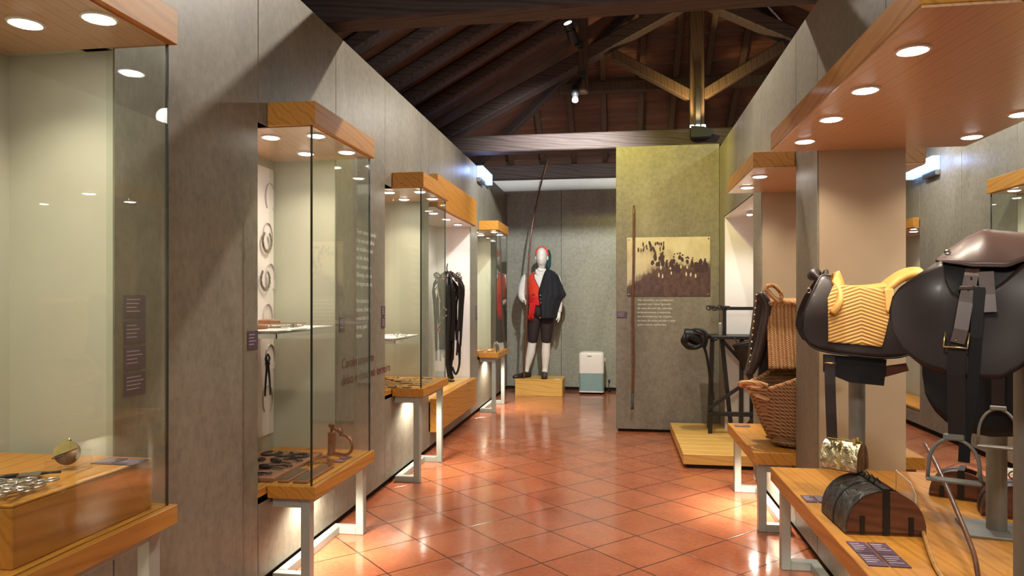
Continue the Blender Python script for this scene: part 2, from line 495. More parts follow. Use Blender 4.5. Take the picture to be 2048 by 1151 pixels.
# dark core behind the panel seams, shadow at the set-back wall foot painted black
mb = MB()
cur = -3.0
for (a, b, zl, zh) in LREC+[(10.3, 10.3, 0, 0)]:
    mb.box((XL-.085, cur+.02, 0), (XL-.035, a-.02, ZL-.02))
    if b > a:
        mb.box((XL-.085, a-.02, 0), (XL-.035, b+.02, max(.03, zl-.02))); mb.box((XL-.085, a-.02, zh+.02), (XL-.035, b+.02, ZL-.02))
    cur = b
struct(mb.build('gap_core_left', 'gap'))
# lit linings of the recesses
for i, (a, b, zl, zh) in enumerate(LREC):
    warm = i == 3
    mb = MB(); d = -2.03
    mb.box((d-.02, a-.02, zl-.02), (d, b+.02, zh+.02))
    mb.box((d, b, zl), (XL-.004, b+.018, zh)); mb.box((d, a-.018, zl), (XL-.004, a, zh))
    mb.box((d, a-.018, zh), (XL-.004, b+.018, zh+.016)); mb.box((d, a-.018, zl-.016), (XL-.004, b+.018, zl))
    struct(mb.build('trim_%d' % (i+1), 'white_print' if warm else 'cream'))
# outer masonry wall on the left, far wall, wall plate
struct(MB().box((-2.45, -3, 0), (-2.20, 10.6, 3.42)).build('wall_outer_left', 'gap'))  # masonry coloured near-black to paint the darkness above the panels
mb = MB(); pier_panels(mb, 0, 1, [0, 1], 0, .01) if False else None
xs = [-1.735, -.83, .06, .95, 1.85, 2.75, 3.5]
for a, b in zip(xs[:-1], xs[1:]): mb.box((a+.002, 10.30, ZB), (b-.002, 10.38, 2.955), .002)
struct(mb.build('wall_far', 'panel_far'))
struct(MB().box((-2.2, 10.39, 0), (3.75, 10.6, 3.12)).build('wall_far_plaster', 'white_wall'))
struct(MB().box((-1.735, 10.325, 0), (3.5, 10.385, 2.93)).build('gap_core_far', 'gap'))

# divider with the openings of the through cases and the niche
OPEN = [(1.90, 3.73, .42, 2.10), (4.16, 5.13, .41, 2.10), (5.43, 6.87, 0.0, 2.13)]
def divider(face0, face1, name, mat, recs, y0, y1):
    mb = MB(); cur = y0
    for (a, b, zl, zh) in recs+[(y1, y1, 0, 0)]:
        n = max(1, round((a-cur)/.9)); pier_panels(mb, face0, face1, [cur+(a-cur)*k/n for k in range(n+1)], ZB, ZR)
        if b > a:
            n = max(1, round((b-a)/.95)); ys = [a+(b-a)*k/n for k in range(n+1)]
            if zl > ZB: pier_panels(mb, face0, face1, ys, ZB, zl-.005)
            pier_panels(mb, face0, face1, ys, zh+.005, ZR)
        cur = b
    return struct(mb.build(name, mat))
divider(XR, XR+.05, 'wall_right', 'panel', OPEN, -3.0, 7.2)
divider(XR2-.05, XR2, 'wall_right_back', 'panel', OPEN[:2]+[(7.19, 7.19, 0, 0)], -3.0, 7.2)
mb = MB(); cur = -3.0
for (a, b, zl, zh) in OPEN+[(7.2, 7.2, 0, 0)]:
    mb.box((XR+.035, cur+.01, 0), (XR2-.035, a-.02, ZR-.01))
    if b > a:
        if zl > .1: mb.box((XR+.035, a-.02, 0), (XR2-.035, b+.02, zl-.03))
        mb.box((XR+.035, a-.02, zh+.03), (XR2-.035, b+.02, ZR-.01))
    cur = b+.01 if b < 7 else b
struct(mb.build('gap_core_right', 'gap'))
for k, (a, b, zl, zh) in enumerate(OPEN):
    mb = MB(); z0 = max(zl, .0)
    mb.box((XR+.006, b-.012, z0), (XR2-.006, b, zh)); mb.box((XR+.006, a, z0), (XR2-.006, a+.012, zh))
    if k == 2:
        mb.box((XR2-.06, a, z0), (XR2-.052, b, zh)); mb.box((XR+.006, a, zh-.01), (XR2-.05, b, zh))
    struct(mb.build('trim_%d' % (k+6), 'white_print' if k == 2 else 'cream_warm'))
# cross partition with the photograph
mb = MB(); pier = [(-.02, .998)]
for a, b in pier: mb.box((a, 7.18, ZB-.02), (b, 7.30, 2.895), .002)
struct(mb.build('wall_partition', 'panel'))
struct(MB().box((0.0, 7.20, 0), (.98, 7.28, ZB)).build('gap_core_partition', 'gap'))

# wall of the other corridor
OREC = [(5.07, 5.97, .63, 2.165), (7.75, 9.3, .18, 2.165)]
wall_with_recess('wall_other', XO, XO+.10, OREC, -3.0, 10.3, ZL, 'panel')
mb = MB(); cur = -3.0
for (a, b, zl, zh) in OREC+[(10.3, 10.3, 0, 0)]:
    mb.box((XO+.035, cur+.02, 0), (XO+.085, a-.02, ZL-.02))
    if b > a: mb.box((XO+.035, a-.02, 0), (XO+.085, b+.02, zl-.02)); mb.box((XO+.035, a-.02, zh+.02), (XO+.085, b+.02, ZL-.02))
    cur = b
struct(mb.build('gap_core_other', 'gap'))
for k, (a, b, zl, zh) in enumerate(OREC):
    mb = MB(); d = 3.47
    mb.box((d, a-.02, zl-.02), (d+.02, b+.02, zh+.02)); mb.box((XO+.004, b, zl), (d, b+.018, zh)); mb.box((XO+.004, a-.018, zl), (d, a, zh))
    mb.box((XO+.004, a-.018, zh), (d, b+.018, zh+.016)); mb.box((XO+.004, a-.018, zl-.016), (d, b+.018, zl))
    struct(mb.build('trim_%d' % (k+9), 'cream'))
struct(MB().box((3.72, -3, 0), (3.9, 10.6, 3.5)).build('wall_outer_right', 'gap'))

# ------------------------------------------------------------------ roof
RX, RZ, SL = .865, 5.10, .555
def zroof(x): return RZ-SL*abs(x-RX)
HY = 10.4; EZ = RZ-SL*3.015; APX = HY-(RZ-EZ)/SL
mb = MB()
vt = lambda p: mb.bm.verts.new(p)
xl = RX-3.2; xr = RX+3.0; zl_ = zroof(xl); zr_ = zroof(xr)
for quad in [((xl, -3, zl_), (RX, -3, RZ), (RX, APX, RZ), (xl, HY+.185, zl_)),
             ((xr, -3, zr_), (RX, -3, RZ), (RX, APX, RZ), (xr, HY+.0, zr_))]:
    lo = [vt(p) for p in quad]; hi = [vt((p[0], p[1], p[2]+.06)) for p in quad]
    mb.bm.faces.new(lo); mb.bm.faces.new(hi[::-1])
    for i in range(4): mb.bm.faces.new((lo[i], hi[i], hi[(i+1) % 4], lo[(i+1) % 4]))
struct(mb.build('ceiling', 'boards'))
# hip end: boards one by one so that their joints show
mb = MB(); nb = 17
for k in range(nb):
    t0 = k/nb; t1 = (k+1)/nb-.006
    def pt(side, t):
        x = (xl if side < 0 else xr)*(1-t)+RX*t
        y = (HY+.19)*(1-t)+APX*t; z = (zl_ if side < 0 else zr_)*(1-t)+RZ*t
        return (x, y, z)
    q = [pt(-1, t0), pt(1, t0), pt(1, t1), pt(-1, t1)]
    off = .010 if k % 2 else 0
    lo = [mb.bm.verts.new((p[0], p[1], p[2]+off)) for p in q]; hi = [mb.bm.verts.new((p[0], p[1]+.02, p[2]+off+.05)) for p in q]
    mb.bm.faces.new(lo); mb.bm.faces.new(hi[::-1])
    for i in range(4): mb.bm.faces.new((lo[i], hi[i], hi[(i+1) % 4], lo[(i+1) % 4]))
struct(mb.build('ceiling_hip', 'boards'))
struct(MB().box((xl+.2, 10.26, 3.13), (xr-.1, 10.40, 3.335), .01).build('trim_20', 'beam_x'))

def beam(name, p0, p1, w, h, mat, label, cat, group=None, up=(0, 0, 1)):
    o = MB().bar(p0, p1, w, h, .008, up).build(name, mat)
    tag(o, label, cat, group); return o
# common rafters of the left slope, each its own timber
ys = [1.2, 1.75, 2.3, 2.85, 3.4, 4.35, 4.85, 5.35, 5.85, 6.35, 6.85, 7.35]
for k, y in enumerate(ys):
    o = MB()
    x0 = -2.20; x1 = RX-.03
    o.bar((x0, y, zroof(x0)-.075), (x1, y, zroof(x1)-.075), .13, .13, .02, up=(0, 1, 0))
    ob = o.build('rafter', 'beam_x')
    tag(ob, 'dark rounded rafter of the left roof slope rising from the left wall to the ridge', 'rafter', 'rafters of the left roof slope')
for k, y in enumerate(ys[5:]):
    x0 = 3.7; x1 = RX+.03
    ob = MB().bar((x0, y, zroof(x0)-.075), (x1, y, zroof(x1)-.075), .11, .11, .015, up=(0, 1, 0)).build('rafter', 'beam_x')
    tag(ob, 'dark rafter of the right roof slope above the right wall', 'rafter', 'rafters of the right roof slope')
# hip and jack rafters of the far end
def zhip(y): return RZ-SL*(y-APX)
for side, xe in ((-1, -2.15), (1, 3.6)):
    ob = MB().bar((xe, HY-.02, zhip(HY)-.07), (RX+side*.05, APX+.05, RZ-.09), .09, .12, .01).build('hip_rafter', 'beam_y')
    tag(ob, 'diagonal hip rafter running from the %s far corner up to the ridge' % ('left' if side < 0 else 'right'), 'rafter')
for k, x in enumerate([-1.58, -1.10, -.64, -.19, .30, .72, 1.10, 1.50, 1.95, 2.4, 2.9]):
    yt = APX+abs(x-RX)*(HY-APX)/3.05
    ob = MB().bar((x, HY+.05, zhip(HY)-.095), (x, yt+.06, zhip(yt)-.055), .075, .08, .008).build('jack_rafter', 'beam_z')
    tag(ob, 'short straight rafter of the far hip slope above the end wall', 'rafter', 'rafters of the far hip slope')
beam('hip_purlin', (-.75, 9.02, 4.055), (2.6, 9.02, 4.055), .12, .13, 'beam_z', 'horizontal purlin under the far hip slope behind the king post', 'beam')
# trusses
def truss(y, where, full):
    t = thing('roof_truss', 'dark timber roof truss %s' % where, 'truss', (RX, y, 3.04))
    zt = 3.04 if full else 2.985
    dz = zt-3.04
    MB().box((-3.05, -.09, dz), (2.95, .09, dz+.19), .012).build('tie_beam', 'beam_x', t)
    for s in (-1, 1):
        # principal rafter, its lower edge 0.22 below the upper
        MB().bar((s*3.0, 0, .17), (s*.02, 0, 1.68), .15, .19, .012, up=(0, 1, 0)).build('principal_rafter', 'beam_x', t)
        if full:
            MB().bar((s*.05, 0, .56), (s*.93, 0, 1.00+.08), .11, .13, .008, up=(0, 1, 0)).build('strut', 'beam_z', t)
    MB().box((-.078, -.08, .22), (.078, .08, 1.80), .006).build('king_post', 'beam_z', t)
    return t
t2 = truss(8.0, 'at the far end, with lit king post and struts', True)
t1 = truss(4.0, 'nearest the viewer, only its wide tie beam showing at the top', False)
truss(-.2, 'behind the viewer', False)
o = MB().bar((-.36, 7.32, 3.50), (-.36, 7.32, 4.36), .10, .10, .006).build('post', 'beam_z')
tag(o, 'short vertical timber post carrying the two corridor spotlights', 'post')

# roof spotlights
def spot_fixture(name, label, loc, aim, lensmat, arm_to, body=.075, length=.16):
    t = thing(name, label, 'spotlight', loc)
    a = (Vector(aim)-Vector(loc)).normalized()
    q = a.to_track_quat('Z', 'Y').to_matrix().to_4x4()
    MB().lathe([(body*.55, -length), (body*.62, -length*.9), (body*.62, -length*.35), (body*.5, -length*.3), (body*.5, -.03), (body*.58, -.02), (body*.58, 0), (body*.5, .004)], mat=q, seg=20).build('lamp_head', 'black_metal', t, True, ang=40)
    MB().lathe([(body*.46, .004), (body*.46, .009)], mat=q, seg=20).build('lamp_lens', lensmat, t)
    at = Vector(arm_to)-Vector(loc); b0 = -a*length*.5
    MB().bar(b0, at, .022, .045, .003).build('bracket', 'black_metal', t)
    MB().box(at-Vector((.04, .04, .03)), at+Vector((.04, .04, .03)), .004).build('transformer_box', 'black_metal', t)
    return t
spot_fixture('track_spotlight', 'black spotlight with bright disc on the vertical post under the near tie beam', (-.50, 7.05, 4.13), (-.80, 6.45, 4.87), 'lens', (-.40, 7.24, 3.98), .085, .2)
spot_fixture('track_spotlight', 'small black spotlight hanging low from the post, pointing at the costumed mannequin', (-.43, 7.08, 3.36), (-.43, 6.75, 2.5), 'lens_cool', (-.37, 7.24, 3.66), .06, .18)
t = thing('uplight', 'black uplighter box on the far tie beam at the foot of the king post', 'spotlight', (.865, 7.80, 3.16))
MB().prism([(-.085, -.06), (.12, -.06), (.16, .0), (.05, .05), (-.085, .06)], 'y', -.06, .06).build('lamp_housing', 'black_metal', t)
MB().bar((0, 0, -.02), (0, .10, .0), .03, .03).build('bracket', 'black_metal', t)
MB().box((-.028, .03, .06), (.028, .055, .50), .004).build('mounting_arm', 'black_metal', t)
for k in (-.062, .0, .062):
    MB().lathe([(.022, .052), (.022, .072), (.017, .074)], c=(k-.01, -.02, 0), seg=16).build('bulb', 'lens', t)
add_light('SPOT', (.865, 7.74, 3.27), (.865, 7.86, 4.4), 26, (1, .70, .30), .03, 120, .6, 'uplight_light')
# ------------------------------------------------------------------ display cases
def downlight(parent, x, y, z, case_loc, power=11, tilt=(0, 0), color=WARM, size=1.0, light=True):
    r = MB().lathe([(.050*size, 0), (.050*size, -.004), (.044*size, -.007), (.034*size, -.004), (.034*size, 0)], seg=28).build('downlight', 'chrome_ring' if 'chrome_ring' in M else 'plastic_white', parent, True, (x, y, z), ang=40)
    MB().lathe([(.040*size, -.005), (.034*size, -.009), (.01, -.011)], seg=24).build('lamp_lens', 'lens', r, True)
    if light:
        wx, wy, wz = case_loc[0]+x, case_loc[1]+y, case_loc[2]+z-.012
        add_light('SPOT', (wx, wy, wz), (wx+tilt[0], wy+tilt[1], wz-1), power, color, .025, 118, .85, 'downlight_light')
def leg_frames(t, s, x_out, x_in, ya, yb, ztop, mat='frame', rail=True):
    """closed floor-standing end frames; s = +1 when the front faces +x"""
    w, d = .045, .05
    for y in (ya, yb):
        lo = min(x_out, x_out-s*w); hi = max(x_out, x_out-s*w)
        MB().box((lo, y-d/2, 0), (hi, y+d/2, ztop), .003).box((min(x_in, x_out-s*w), y-d/2, ztop-.05), (max(x_in, x_out-s*w), y+d/2, ztop), .003) \
            .box((min(x_in, x_out-s*w), y-d/2, 0), (max(x_in, x_out-s*w), y+d/2, .045), .003).build('leg_frame', mat, t)
    if rail:
        lo = min(x_in, x_in+s*w); hi = max(x_in, x_in+s*w)
        MB().box((lo, ya+d/2, 0), (hi, yb-d/2, .045), .003).build('bottom_rail', mat, t)
        MB().box((lo, ya+d/2, ztop-.05), (hi, yb-d/2, ztop-.003), .003).build('top_rail', mat, t)
        MB().box((min(x_out, x_out-s*w), ya+d/2, ztop-.035), (max(x_out, x_out-s*w), yb-d/2, ztop-.003), .003).build('top_rail', mat, t)
def glass_case(label, y0, y1, zd, s, xw, depth=.24, hood=(2.165, 2.275), dthick=.06, lights=None, power=8.5, group=None, ext=0.0):
    """s=+1: case on the left wall (front faces +x); s=-1 on the right-hand wall of the other corridor"""
    L = y1-y0; xf = s*depth            # front, wall plane at local x=0
    t = thing('display_case', label, 'display case', (xw, y0, 0), 0, group)
    rb = -s*.375
    def bx(mb, xa, ya, za, xb, yb, zb, bev=.002): return mb.box((min(xa, xb), ya, za), (max(xa, xb), yb, zb), bev)
    bx(MB(), xf, 0, zd-dthick, 0.002*s, L, zd).build('deck', 'pine_y', t)
    bx(MB(), -.002*s, -ext, zd-dthick+.02, rb, L+.004, zd).build('deck_inner', 'pine_y', t)
    hd = MB(); bx(hd, xf, 0, hood[0], .003*s, L, hood[1]); ho = hd.build('hood', 'pine_y', t)
    bx(MB(), xf-s*.022, .022, hood[0]-.004, rb, L-.022, hood[0]+.001, 0).build('soffit', 'veneer', t)
    g = .006; xg = xf-s*.022
    bx(MB(), xg, .018, zd, xg-s*g, L-.018, hood[0]-.003, 0).build('front_glass', 'glass', t)
    for yy in (.018, L-.018-g):
        bx(MB(), xg-s*(g+.001), yy, zd, .004*s, yy+g, hood[0]-.003, 0).build('side_glass', 'glass', t)
    for yy in (.016, L-.021):
        bx(MB(), xg+s*.0008, yy, zd, xg-s*.0075, yy+(.0075 if yy < .1 else .005), hood[0]-.003, 0).build('glass_edge', 'black_edge', t)
    leg_frames(t, s, xf-s*.04, .012*s, .055, L-.055, zd-dthick)
    if lights is None: lights = [(-s*.08, .19*L/.8), (s*.16, .19*L/.8), (-s*.08, .58*L/.8), (s*.16, .58*L/.8)]
    for (lx, ly) in lights: downlight(t, lx, ly, hood[0]-.004, (xw, y0, 0), power, (-s*.12, 0))
    # strip lamp under the deck that washes the wall
    MB().box((.05*s if s > 0 else .05*s-.03, L*.25, zd-dthick-.02), (.05*s+.03 if s > 0 else .05*s, L*.75, zd-dthick-.001), .002).build('under_deck_lamp', 'plastic_white', t)
    add_light('SPOT', (xw+s*.10, y0+L*.5, zd-dthick-.03), (xw+s*.05, y0+L*.5, 0), 20, (1, .93, .80), .05, 150, .6, 'under_deck_light')
    return t
C1 = glass_case('nearest glass display case on the left, wooden riser inside, at the left picture edge', 1.16, 2.055, .69, 1, XL)
C2 = glass_case('glass display case with farrier tools, horseshoe panel behind, second on the left', 3.08, 3.89, .47, 1, XL, ext=.078)
C3 = glass_case('glass display case full of small bright metal pieces, third on the left', 4.92, 5.68, .695, 1, XL, ext=.148)
C5 = glass_case('farthest glass display case on the left, beside the mannequin plinth', 8.12, 8.90, .71, 1, XL, ext=.048)
CD = glass_case('glass display case in the other corridor seen past the dark saddle', 5.10, 5.93, .70, -1, XO)
# case 4: open niche with taller fascia, harness inside
t = thing('display_case', 'open wooden display niche with tall fascia holding the black harness', 'display case', (XL, 5.96, 0))
MB().box((.002, 0, 2.16), (.075, 1.68, 2.45), .003).build('hood', 'pine_y', t)
MB().box((-.385, .0, 2.152), (.055, 1.68, 2.159)).build('soffit', 'white_print', t)
MB().box((.002, 0, .175), (.075, 1.68, .47), .003).build('base_front', 'pine_y', t)
MB().box((-.385, .0, .44), (.001, 1.68, .465), .002).build('deck', 'yellow_wood', t)
for ly in (.35, .85, 1.35): downlight(t, -.06, ly, 2.15, (XL, 5.96, 0), 14, (-.15, 0), (1, .86, .74))
C4 = t
t = thing('display_case', 'lit display niche in the other corridor, left of its exit sign', 'display case', (XO, 7.75, 0))
MB().box((-.06, 0, 2.09), (-.002, 1.5, 2.19), .003).build('hood', 'pine_y', t)
MB().box((-.045, .0, 2.083), (.38, 1.5, 2.089)).build('soffit', 'veneer', t)
MB().box((.0, .0, .19), (.38, 1.5, .215), .002).build('deck', 'pine_y', t)
for ly in (.35, .85): downlight(t, .08, ly, 2.08, (XO, 7.75, 0), 20)

# through cases of the divider, seen from both corridors
def through_case(label, y0, y1, zd, lights, xa=.77, xb=1.69):
    L = y1-y0; xw = XR
    t = thing('display_case', label, 'display case', (xw, y0, 0))
    a = xa-xw; b = xb-xw
    MB().box((a, 0, zd-.07), (b, L, zd), .003).build('deck', 'pine_y', t)
    MB().box((a, 0, 2.105), (-.002, L, 2.195), .003).build('hood', 'pine_y', t)
    MB().box((.422, 0, 2.105), (b, L, 2.195), .003).build('hood', 'pine_y', t)
    MB().box((a+.002, .002, 2.098), (b-.002, L-.002, 2.1045)).build('soffit', 'veneer', t)
    leg_frames(t, -1, a+.035, -.012, .06, L-.06, zd-.07)
    leg_frames(t, 1, b-.035, .43, .06, L-.06, zd-.07)
    for (lx, ly) in lights: downlight(t, lx-xw, ly-y0, 2.098, (xw, y0, 0), 15, (.12 if lx < 1.2 else -.12, 0))
    MB().box((-.07, L*.2, zd-.09), (-.04, L*.8, zd-.071), .002).build('under_deck_lamp', 'plastic_white', t)
    add_light('SPOT', (xw-.10, y0+L*.5, zd-.10), (xw-.06, y0+L*.5, 0), 28, (1, .93, .80), .06, 155, .6, 'under_deck_light')
    return t
CA = through_case('open display case on the right holding the two big saddles, nearest the viewer', 1.93, 3.72, .492,
    [(.875, 2.25), (.875, 2.655), (.875, 3.06), (.875, 3.475), (1.61, 2.25), (1.61, 2.66), (1.61, 3.09), (1.61, 3.49)])
CB = through_case('open display case on the right holding the straw basket, behind the saddles', 4.17, 5.13, .468,
    [(.855, 4.43), (.855, 4.85), (1.61, 4.43), (1.61, 4.85)])
# niche spotlight
t = thing('niche_spotlight', 'small dazzling spotlight in the ceiling of the white niche on the right', 'spotlight', (1.14, 6.35, 2.12))
MB().lathe([(.03, 0), (.03, -.03), (.022, -.035)], seg=20).build('lamp_head', 'chrome', t, True, ang=40)
MB().lathe([(.024, -.036), (.020, -.040)], seg=20).build('lamp_lens', 'lens', t)
add_light('SPOT', (1.14, 6.35, 2.06), (1.05, 6.5, 0), 10, (1, .92, .80), .03, 130, .8, 'niche_light')

# exit signs
def exit_sign(label, loc, s):
    t = thing('exit_sign', label, 'exit sign', loc)
    MB().box((min(0, s*.045), 0, -.05), (max(0, s*.045), .30, .0), .004).build('sign_housing', 'dull_metal', t)
    MB().box((min(s*.002, s*.075), 0, .002), (max(s*.002, s*.075), .62, .135), .004).build('sign_panel', 'exit_lit', t)
    x0, x1 = sorted((s*.0755, s*.077))
    # running figure and arrow on the lit face
    MB().box((x0, .10, .052), (x1, .20, .068)).build('sign_pictogram', 'exit_white', t)
    MB().box((x0, .145, .06), (x1, .17, .115)).build('sign_pictogram', 'exit_white', t)
    MB().box((x0, .27, .054), (x1, .46, .080)).build('sign_pictogram', 'exit_white', t)
    MB().prism([(.46, .035), (.52, .067), (.46, .10)], 'x', x0, x1).build('sign_pictogram', 'exit_white', t)
    add_light('POINT', (loc[0]+s*.14, loc[1]-.12, loc[2]+.06), loc, 1.3, (.35, .5, 1), .04, name='exit_light')
    return t
exit_sign('glowing blue-white exit sign on top of the left wall', (XL+.002, 8.02, 2.775), 1)
exit_sign('glowing blue exit sign on the wall of the other corridor, seen below the right hood', (XO-.002, 7.28, 2.60), -1)

# ------------------------------------------------------------------ wall labels and lettering
def plaque(label, loc, w, h, face, group=None):
    """face: 'x+' on left wall, 'y-' on partition, 'z' lying flat (w along x, h along y)"""
    if face == 'x+': r = (R(90), 0, R(90))
    elif face == 'y-': r = (R(90), 0, 0)
    else: r = (0, 0, 0)
    t = thing('label_plaque', label, 'label', loc, 0, group); t.rotation_euler = r
    MB().box((0, 0, 0), (w, h, .004), .0008).build('plate', 'label', t)
    m_ = MB()
    for k in range(4):
        y = h*(.80-.17*k); m_.box((w*.08, y-h*.02, .0041), (w*(.08+random.uniform(.45, .82)), y+h*.02, .0046))
    m_.build('printed_lines', 'label_text', t)
    return t
plaque('square purple label at the edge of the wall before the farrier case', (XL+.001, 2.905, 1.12), .085, .085, 'x+')
for k in range(4):
    nm = ['topmost', 'second from the top', 'third from the top', 'lowest'][k]
    plaque('purple label seen through the nearest glass case, %s of the column' % nm, (XL+.001, 2.115, 1.285-.088*k), .105, .078, 'x+')
plaque('purple label behind the glass of the farrier case, beside its recess', (XL+.001, 3.945, 1.155), .075, .085, 'x+')
plaque('upper of the two stacked purple labels between the second and third cases', (XL+.001, 4.69, 1.225), .07, .075, 'x+')
plaque('lower of the two stacked purple labels between the second and third cases', (XL+.001, 4.69, 1.145), .07, .075, 'x+')
plaque('small purple label on the left wall before the farthest case', (XL+.001, 7.96, 1.10), .08, .17, 'x+')
plaque('purple label on the partition left of the long stick', (-.01, 7.1795, 1.155), .10, .065, 'y-')
def wall_text(name, label, body, size, mat, loc, rot, space=1.0):
    o = text_mesh(name, body, size, mat, space=space); o.location = loc; o.rotation_euler = rot
    tag(o, label, 'lettering'); return o
wall_text('wall_lettering', 'white printed paragraph on the left wall behind the farrier case glass',
    'Texto sobre o cavalo\ne os seus utensilios\nde trabalho e uso\nna lide diaria\ndos campos do\nRibatejo, com as\nferragens usadas\n \nFerraduras e\ncravos, alicates\ne martelos de\nferrar gado\nbravo', .042, 'white_text', (XL+.002, 4.215, 1.80), (R(90), 0, R(90)), 1.32)
wall_text('proverb_lettering', 'brown printed proverb low on the left wall beside the farrier case',
    'Cavalo traveiro\ndeixa o dono no terreiro', .088, 'brown_text', (XL+.002, 3.98, 1.00), (R(90), 0, R(90)), 1.15)
wall_text('wall_lettering', 'seven lines of white print below the framed photograph on the partition',
    'dos caminhos, os condutores\ndescem com lume figurado,\nha caso de uma dar cabreso,\nordinariamente a esquerda,\nem circundacoes de origem,\nou saca de saida paradas e pela\nqual o torna conhecido.', .030, 'white_text', (.195, 7.178, 1.352), (R(90), 0, 0), 1.38)
# sepia photograph on the partition
t = thing('sepia_photograph', 'large sepia photograph of a crowd of riders mounted on the partition', 'photograph', (.09, 7.172, 1.375))
m, nt, b = new_mat('sepia_print')
tcn = nt.nodes.new('ShaderNodeTexCoord'); spx = nt.nodes.new('ShaderNodeSeparateXYZ'); nt.links.new(tcn.outputs['Object'], spx.inputs[0])
v = tex_coord(nt, scale=(1, 1, .6)); f = noise(nt, v, 22, 6, .7); fb = noise(nt, v, 6, 4, .6)
def mth(op, *a):
    n = nt.nodes.new('ShaderNodeMath'); n.operation = op
    for i, x in enumerate(a):
        if isinstance(x, (int, float)): n.inputs[i].default_value = x
        else: nt.links.new(x, n.inputs[i])
    return n.outputs[0]
bnd = mth('ADD', mth('MULTIPLY', mth('SMOOTH_MIN', spx.outputs[0], .34, .15), .62), .115)
edge = mth('SUBTRACT', spx.outputs[2], mth('ADD', bnd, mth('MULTIPLY', mth('SUBTRACT', f, .5), .22)))
fac = mth('MULTIPLY_ADD', edge, 16, .5)
sky = ramp(nt, fb, [(.3, (.36, .27, .17)), (.45, (.60, .51, .34)), (.7, (.70, .63, .46))]); gr = ramp(nt, f, [(.35, (.055, .026, .024)), (.7, (.16, .085, .07))])
cl = nt.nodes.new('ShaderNodeClamp'); nt.links.new(fac, cl.inputs[0])
nt.links.new(mix(nt, cl.outputs[0], gr, sky), b.inputs['Base Color']); b.inputs['Roughness'].default_value = .35
M['sepia'] = m; M['sepia_dark'] = simple('sepia_dark_ink', (.06, .028, .026), .4)
M['sepia_pale'] = simple('sepia_pale_ink', (.72, .62, .42), .4)
MB().box((0, 0, 0), (.82, .006, .595), .002).build('print', 'sepia', t)
g = MB(); g2 = MB()
def blob(mb, x, z, rx, rz):
    n = 10; mb.prism([(x+rx*math.cos(2*math.pi*k/n)*random.uniform(.8, 1.1), z+rz*math.sin(2*math.pi*k/n)*random.uniform(.85, 1.1)) for k in range(n)], 'y', -.0012-random.random()*.001, 0)
for k in range(34):
    x = .24+.56*random.random(); z = .26+.09*random.random()+(.05 if .28 < x < .40 or .52 < x < .62 else 0)
    blob(g, x, z, random.uniform(.013, .024), random.uniform(.022, .05))
    if random.random() < .8: blob(g, x+.003, z+.045, .010, .010)
for k in range(12): blob(g2, .30+.42*random.random(), .20+.11*random.random(), .008, random.uniform(.012, .028))
for k in range(26): blob(g, .085+.28*random.random(), .455+.09*random.random(), random.uniform(.006, .013), random.uniform(.014, .03))
for k in range(6): blob(g, .56+.09*math.cos(k), .38+.05*random.random(), .008, .009)
g.build('printed_figures', 'sepia_dark', t); g2.build('printed_highlights', 'sepia_pale', t)
for (x, z) in ((.018, .018), (.802, .018), (.018, .577), (.802, .577)):
    MB().lathe([(.008, 0), (.008, .006), (.004, .009)], c=(0, 0, 0), seg=14, mat=Matrix.Translation((x, -.0005, z)) @ Matrix.Rotation(R(90), 4, 'X')).build('fixing_stud', 'chrome', t)
# goad stick on the partition
t = thing('goad_stick', 'long dark wooden stick with iron tip fixed upright on the partition', 'stick', (.15, 7.13, .24))
MB().tube([(-.004, 0, .13), (.004, 0, .5), (-.002, 0, 1.0), (.006, .0, 1.5), (.008, 0, 2.05)], [.012, .013, .013, .012, .010], 10, smoothn=4).build('shaft', 'cane', t, True)
MB().tube([(-.006, 0, 0.0), (-.006, 0, .012), (-.006, 0, .02), (-.004, 0, .16)], [.016, .016, .010, .014], 10).build('iron_tip', 'iron', t, True)
for z in (.35, 1.75): MB().box((-.006, .0, z), (.006, .047, z+.012), .001).build('wall_clip', 'steel', t)
# ------------------------------------------------------------------ mannequin
def skin_body(name, mat, parent, verts, edges, rads, root=0, sub=2):
    me = bpy.data.meshes.new(name); me.from_pydata(verts, edges, []); me.materials.append(M[mat])
    o = bpy.data.objects.new(name, me); COL.objects.link(o); o.parent = parent
    md = o.modifiers.new('skin', 'SKIN'); md.use_smooth_shade = True
    if not me.skin_vertices: me.skin_vertices.new()
    for i, r in enumerate(rads):
        r2 = r if isinstance(r, tuple) else (r, r)
        me.skin_vertices[0].data[i].radius = r2
        me.skin_vertices[0].data[i].use_root = (i == root)
    s = o.modifiers.new('sub', 'SUBSURF'); s.levels = sub; s.render_levels = sub
    return o
t = thing('mannequin_plinth', 'yellow pine box plinth under the costumed mannequin at the far wall', 'plinth', (-1.42, 9.62, 0))
MB().box((0, 0, 0), (.66, .48, .225), .003).build('box', 'yellow_wood', t)
MB().box((-.004, -.004, .215), (.664, .484, .232), .002).build('top_board', 'yellow_wood', t)
p = MB().box((.55, .02, .2325), (.63, .06, .236)).build('caption_card', 'white_print', t)
mq = thing('mannequin', 'white faceless mannequin in red vest, red sash and draped black jacket, holding a long pole', 'mannequin', (-1.08, 9.84, .232))
V = []; E_ = []; Rr = []
def chain(pts, rs, start=None):
    prev = start; idx = []
    for p, r in zip(pts, rs):
        V.append(p); Rr.append(r); i = len(V)-1; idx.append(i)
        if prev is not None: E_.append((prev, i))
        prev = i
    return idx
pel = chain([(0, 0, .96)], [.12])
sp_ = chain([(0, 0, 1.12), (0, .0, 1.30), (0, .01, 1.44), (0, .01, 1.52), (.005, 0, 1.58)], [.11, .12, .11, .06, .05], pel[0])
